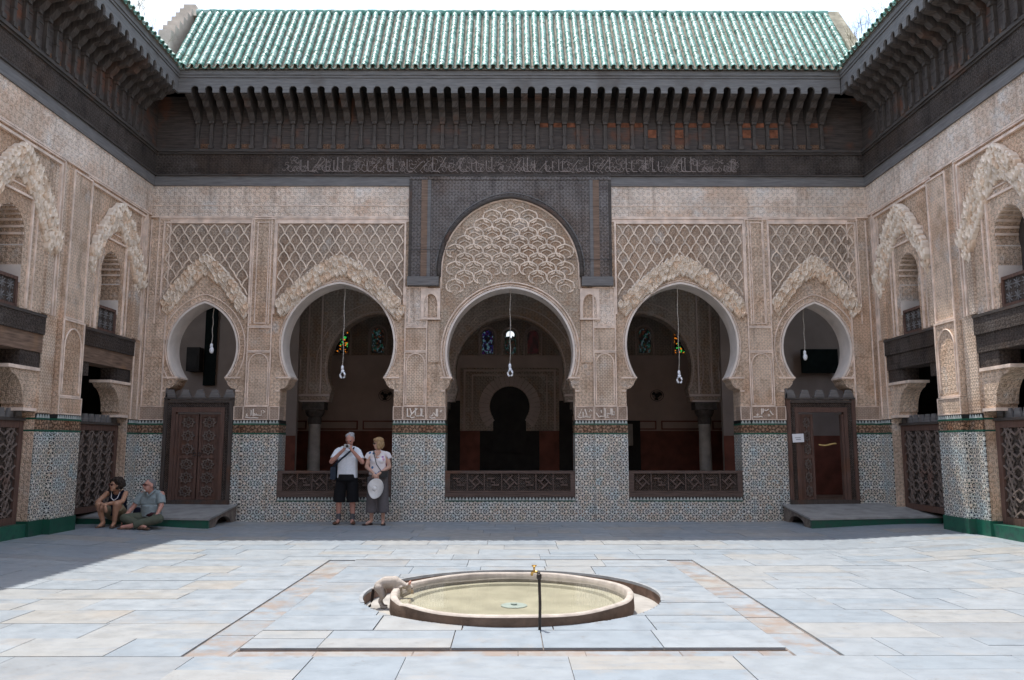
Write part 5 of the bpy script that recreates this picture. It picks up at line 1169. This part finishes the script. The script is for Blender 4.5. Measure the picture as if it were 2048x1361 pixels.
for k in range(70):
    t = random.uniform(0, 6.28); e_ = random.uniform(-.8, 1.3); p = (.135 * math.sin(t) * math.cos(e_), -.04 + .12 * math.cos(t) * math.cos(e_), .03 + .12 * math.sin(e_))
    if p[1] > .04 and p[2] < .085: continue
    hr.ell(f(*p), random.uniform(.018, .034), 8)
organic('hair', hr, CURL, sw, .009, 1)
MB().lathe([(.026, -.012), (.03, 0), (.026, .012)], (0, 0, 0), 12, False).build('wristwatch', M['paper'], sw, loc=(-.0, -.275, .41), rot=(0, R(80), R(20)))
cp = empty('cap', 'navy cap with pale brim lying on the landing beside the seated woman', 'cap', (-6.79, 14.80, .30)); MB().ell((0, .03, .0), (.08, .085, .1), 14).build('cap_crown', cloth('navy_cap', (.012, .014, .03)), cp, True); MB().ell((.03, -.07, -.012), (.07, .06, .008), 14).build('brim', M['paper'], cp, True)

# --- seated man, legs crossed
sm = empty('person', 'seated person in grey short-sleeved shirt and olive trousers, legs crossed', 'person', (-6.42, 14.42, fz(-6.42)))
b = MB(); f, Rm = head(b, (-.01, .0, .735), 1.0, R(-38), R(-6)); b.cap((.01, .06, .6), .056, (0, .03, .68), .054)
b.ell((.01, .1, .42), (.17, .11, .23), 16); b.ell((0, .12, .17), (.175, .13, .12), 14)
A_L, A_R = (-.36, -.14, .19), (.215, -.14, .235)
for sh_, el, wr in (((-.16, .07, .585), (-.265, -.0, .37), A_L), ((.19, .07, .585), (.225, -.0, .38), A_R)): b.cap(sh_, .055, el, .044); b.cap(el, .043, wr, .029)
hand(b, A_L, (-.25, -.2, -.9), (-1, -.3, .2), .9, .25, 1); hand(b, A_R, (0, -.45, -.7), (1, -.4, .2), .9, .45, -1)
for hp, kn, an in (((-.09, .08, .17), (-.33, -.17, .185), (-.06, -.29, .075)), ((.09, .08, .17), (.27, -.17, .175), (-.12, -.33, .07))): b.cap(hp, .09, kn, .065); b.cap(kn, .06, an, .042); b.cap(an, .04, (an[0] - (.16 if an[0] < -.1 else -.16), an[1] - .03, .05), .032)
organic('body', b, SK1, sm, .010, 4)
sh = MB(); sh.ell((.01, .1, .44), (.19, .13, .2), 16); sh.tube([(.01, .11, .2), (.01, .1, .4)], [.18, .175], 16); sh.cap((-.1, .08, .6), .058, (.13, .08, .6), .058)
for p, q_ in (((-.14, .08, .595), (-.24, .02, .42)), ((.16, .08, .595), (.222, .02, .42))): sh.tube([p, tuple((a_ + b_) / 2 for a_, b_ in zip(p, q_)), q_], [.07, .077, .074], 14)
GSH = cloth('grey_blue_cotton', (.27, .32, .33)); shirt = organic('shirt', sh, GSH, sm, .010, 3)
cl = MB(); cl.tube([(-.06, .0, .655), (-.02, -.03, .6), (.01, -.045, .55), (.04, -.03, .6), (.09, .01, .655), (.05, .12, .67), (-.04, .12, .67), (-.06, 0, .655)], .016, 6); cl.build('collar', GSH, shirt, True)
for x in (-.075, .085): MB().box(x - .045, x + .045, -.035, -.02, .43, .52).box(x - .048, x + .048, -.04, -.03, .505, .53).build('chest_pocket', GSH, shirt)
tr = MB(); tr.ell((0, .12, .17), (.19, .145, .13), 14)
for hp, kn, an in (((-.09, .08, .17), (-.33, -.17, .185), (-.04, -.28, .085)), ((.09, .08, .17), (.27, -.17, .175), (-.1, -.32, .08))): tr.cap(hp, .108, kn, .082); tr.tube([kn, tuple((a_ + b_) / 2 for a_, b_ in zip(kn, an)), an], [.08, .078, .07], 14); tr.ell(kn, .08, 12)
organic('trousers', tr, cloth('olive_cotton', (.105, .115, .085)), sm, .011, 2)
MB().tube([(-.02, -.03, .225), (.08, -.045, .235), (.16, .0, .235)], [.035, .045, .035], 8).build('waist_pouch', cloth('maroon_cloth', (.06, .02, .025)), sm, True)
sandals(sm, bpy.data.materials['brown_sandal'], ((-.2, -.345, 0, R(-80)), (.05, -.335, 0, R(80))), .72)
GH = plain('grey_hair', (.17, .17, .17), .8, .2, .35, 50); WB = plain('white_beard', (.55, .52, .48), .9, .2, .15, 60)
face_bits(f, Rm, sm, glasses=bpy.data.materials['red_tinted_glasses'], hairc=GH, beard=WB)
hr = MB(); hr.ell(f(0, -.03, .068), (.081, .09, .06), 14, Rm); hr.ell(f(0, -.06, .02), (.082, .055, .07), 14, Rm); organic('hair', hr, GH, sm, .008, 1)
MB().lathe([(.031, -.012), (.035, 0), (.031, .012)], (0, 0, 0), 12, False).build('wristwatch', M['paper'], sm, loc=(.217, -.115, .255), rot=(R(35), 0, 0))

# --- cat drinking
cat = empty('cat', 'thin white cat with a dark tail leaning over the basin rim to drink', 'cat', (-1.28, 8.36, -.112))
b = MB()
b.cap((-.065, 0, .21), .058, (.0, -.005, .25), .06); b.cap((.0, -.005, .25), .06, (.09, -.015, .255), .062); b.cap((.09, -.015, .255), .062, (.13, -.02, .24), .05); b.ell((.1, -.015, .22), (.05, .042, .065), 12)
b.cap((.13, -.02, .25), .042, (.2, -.03, .22), .032)
b.ell((.245, -.035, .2), (.04, .037, .037), 14); b.cap((.25, -.035, .19), .028, (.275, -.04, .158), .017)
for s in (-1, 1):
    b.tube([(.235, -.035 + s * .022, .222), (.25, -.035 + s * .031, .262), (.258, -.035 + s * .032, .275)], [.02, .012, .003], 8)
    hy = s * .034 + .0
    b.cap((-.06, hy, .2), .048, (-.025, hy * 1.3, .125), .032); b.cap((-.025, hy * 1.3, .125), .026, (-.055, hy * 1.3, .07), .016); b.cap((-.055, hy * 1.3, .07), .015, (-.03, hy * 1.3, .014), .014); b.cap((-.03, hy * 1.3, .014), .014, (.005, hy * 1.3, .012), .013)
    b.cap((.105, -.015 + s * .03, .235), .034, (.1, -.02 + s * .034, .185), .022); b.cap((.1, -.02 + s * .034, .185), .02, (.125 + .01 * s, -.03 + s * .03, .222 - .0), .016) if False else b.cap((.11, -.02 + s * .034, .2), .02, (.135, -.03 + s * .03, .205), .016)
    b.cap((.135, -.03 + s * .03, .205), .015, (.165, -.04 + s * .03, .213), .013)
b.tube([(-.1, 0, .22), (-.125, 0, .19), (-.133, 0, .13), (-.14, 0, .07), (-.155, 0, .02), (-.17, 0, .01)], [.02, .017, .016, .016, .015, .012], 10); b.ell((-.17, 0, .01), .012, 8)
FUR = plain('short_white_fur', (.43, .385, .345), .95, .1, .14, 25, .5); TAIL = plain('dark_tail_fur', (.035, .027, .024), .95, .1, .2, 25, .5); PNK = plain('pinkish_ear', (.55, .3, .24), .8, .2, .1); FACEF = plain('tan_face_fur', (.42, .33, .24), .95, .1, .15, 25)
organic('body', b, FUR, cat, .0065, 3, ([TAIL, PNK, FACEF], lambda c: 1 if c.x < -.115 and c.z < .185 else (2 if c.z > .238 and c.x > .235 else (3 if c.x > .262 and c.z < .185 else 0))))
for s in (-1, 1): MB().ell((.272, -.037 + s * .024, .2), .006, 8).build('eye', DARK, cat, True)
MB().ell((.287, -.04, .146), (.006, .007, .005), 8).build('nose', PNK, cat, True)
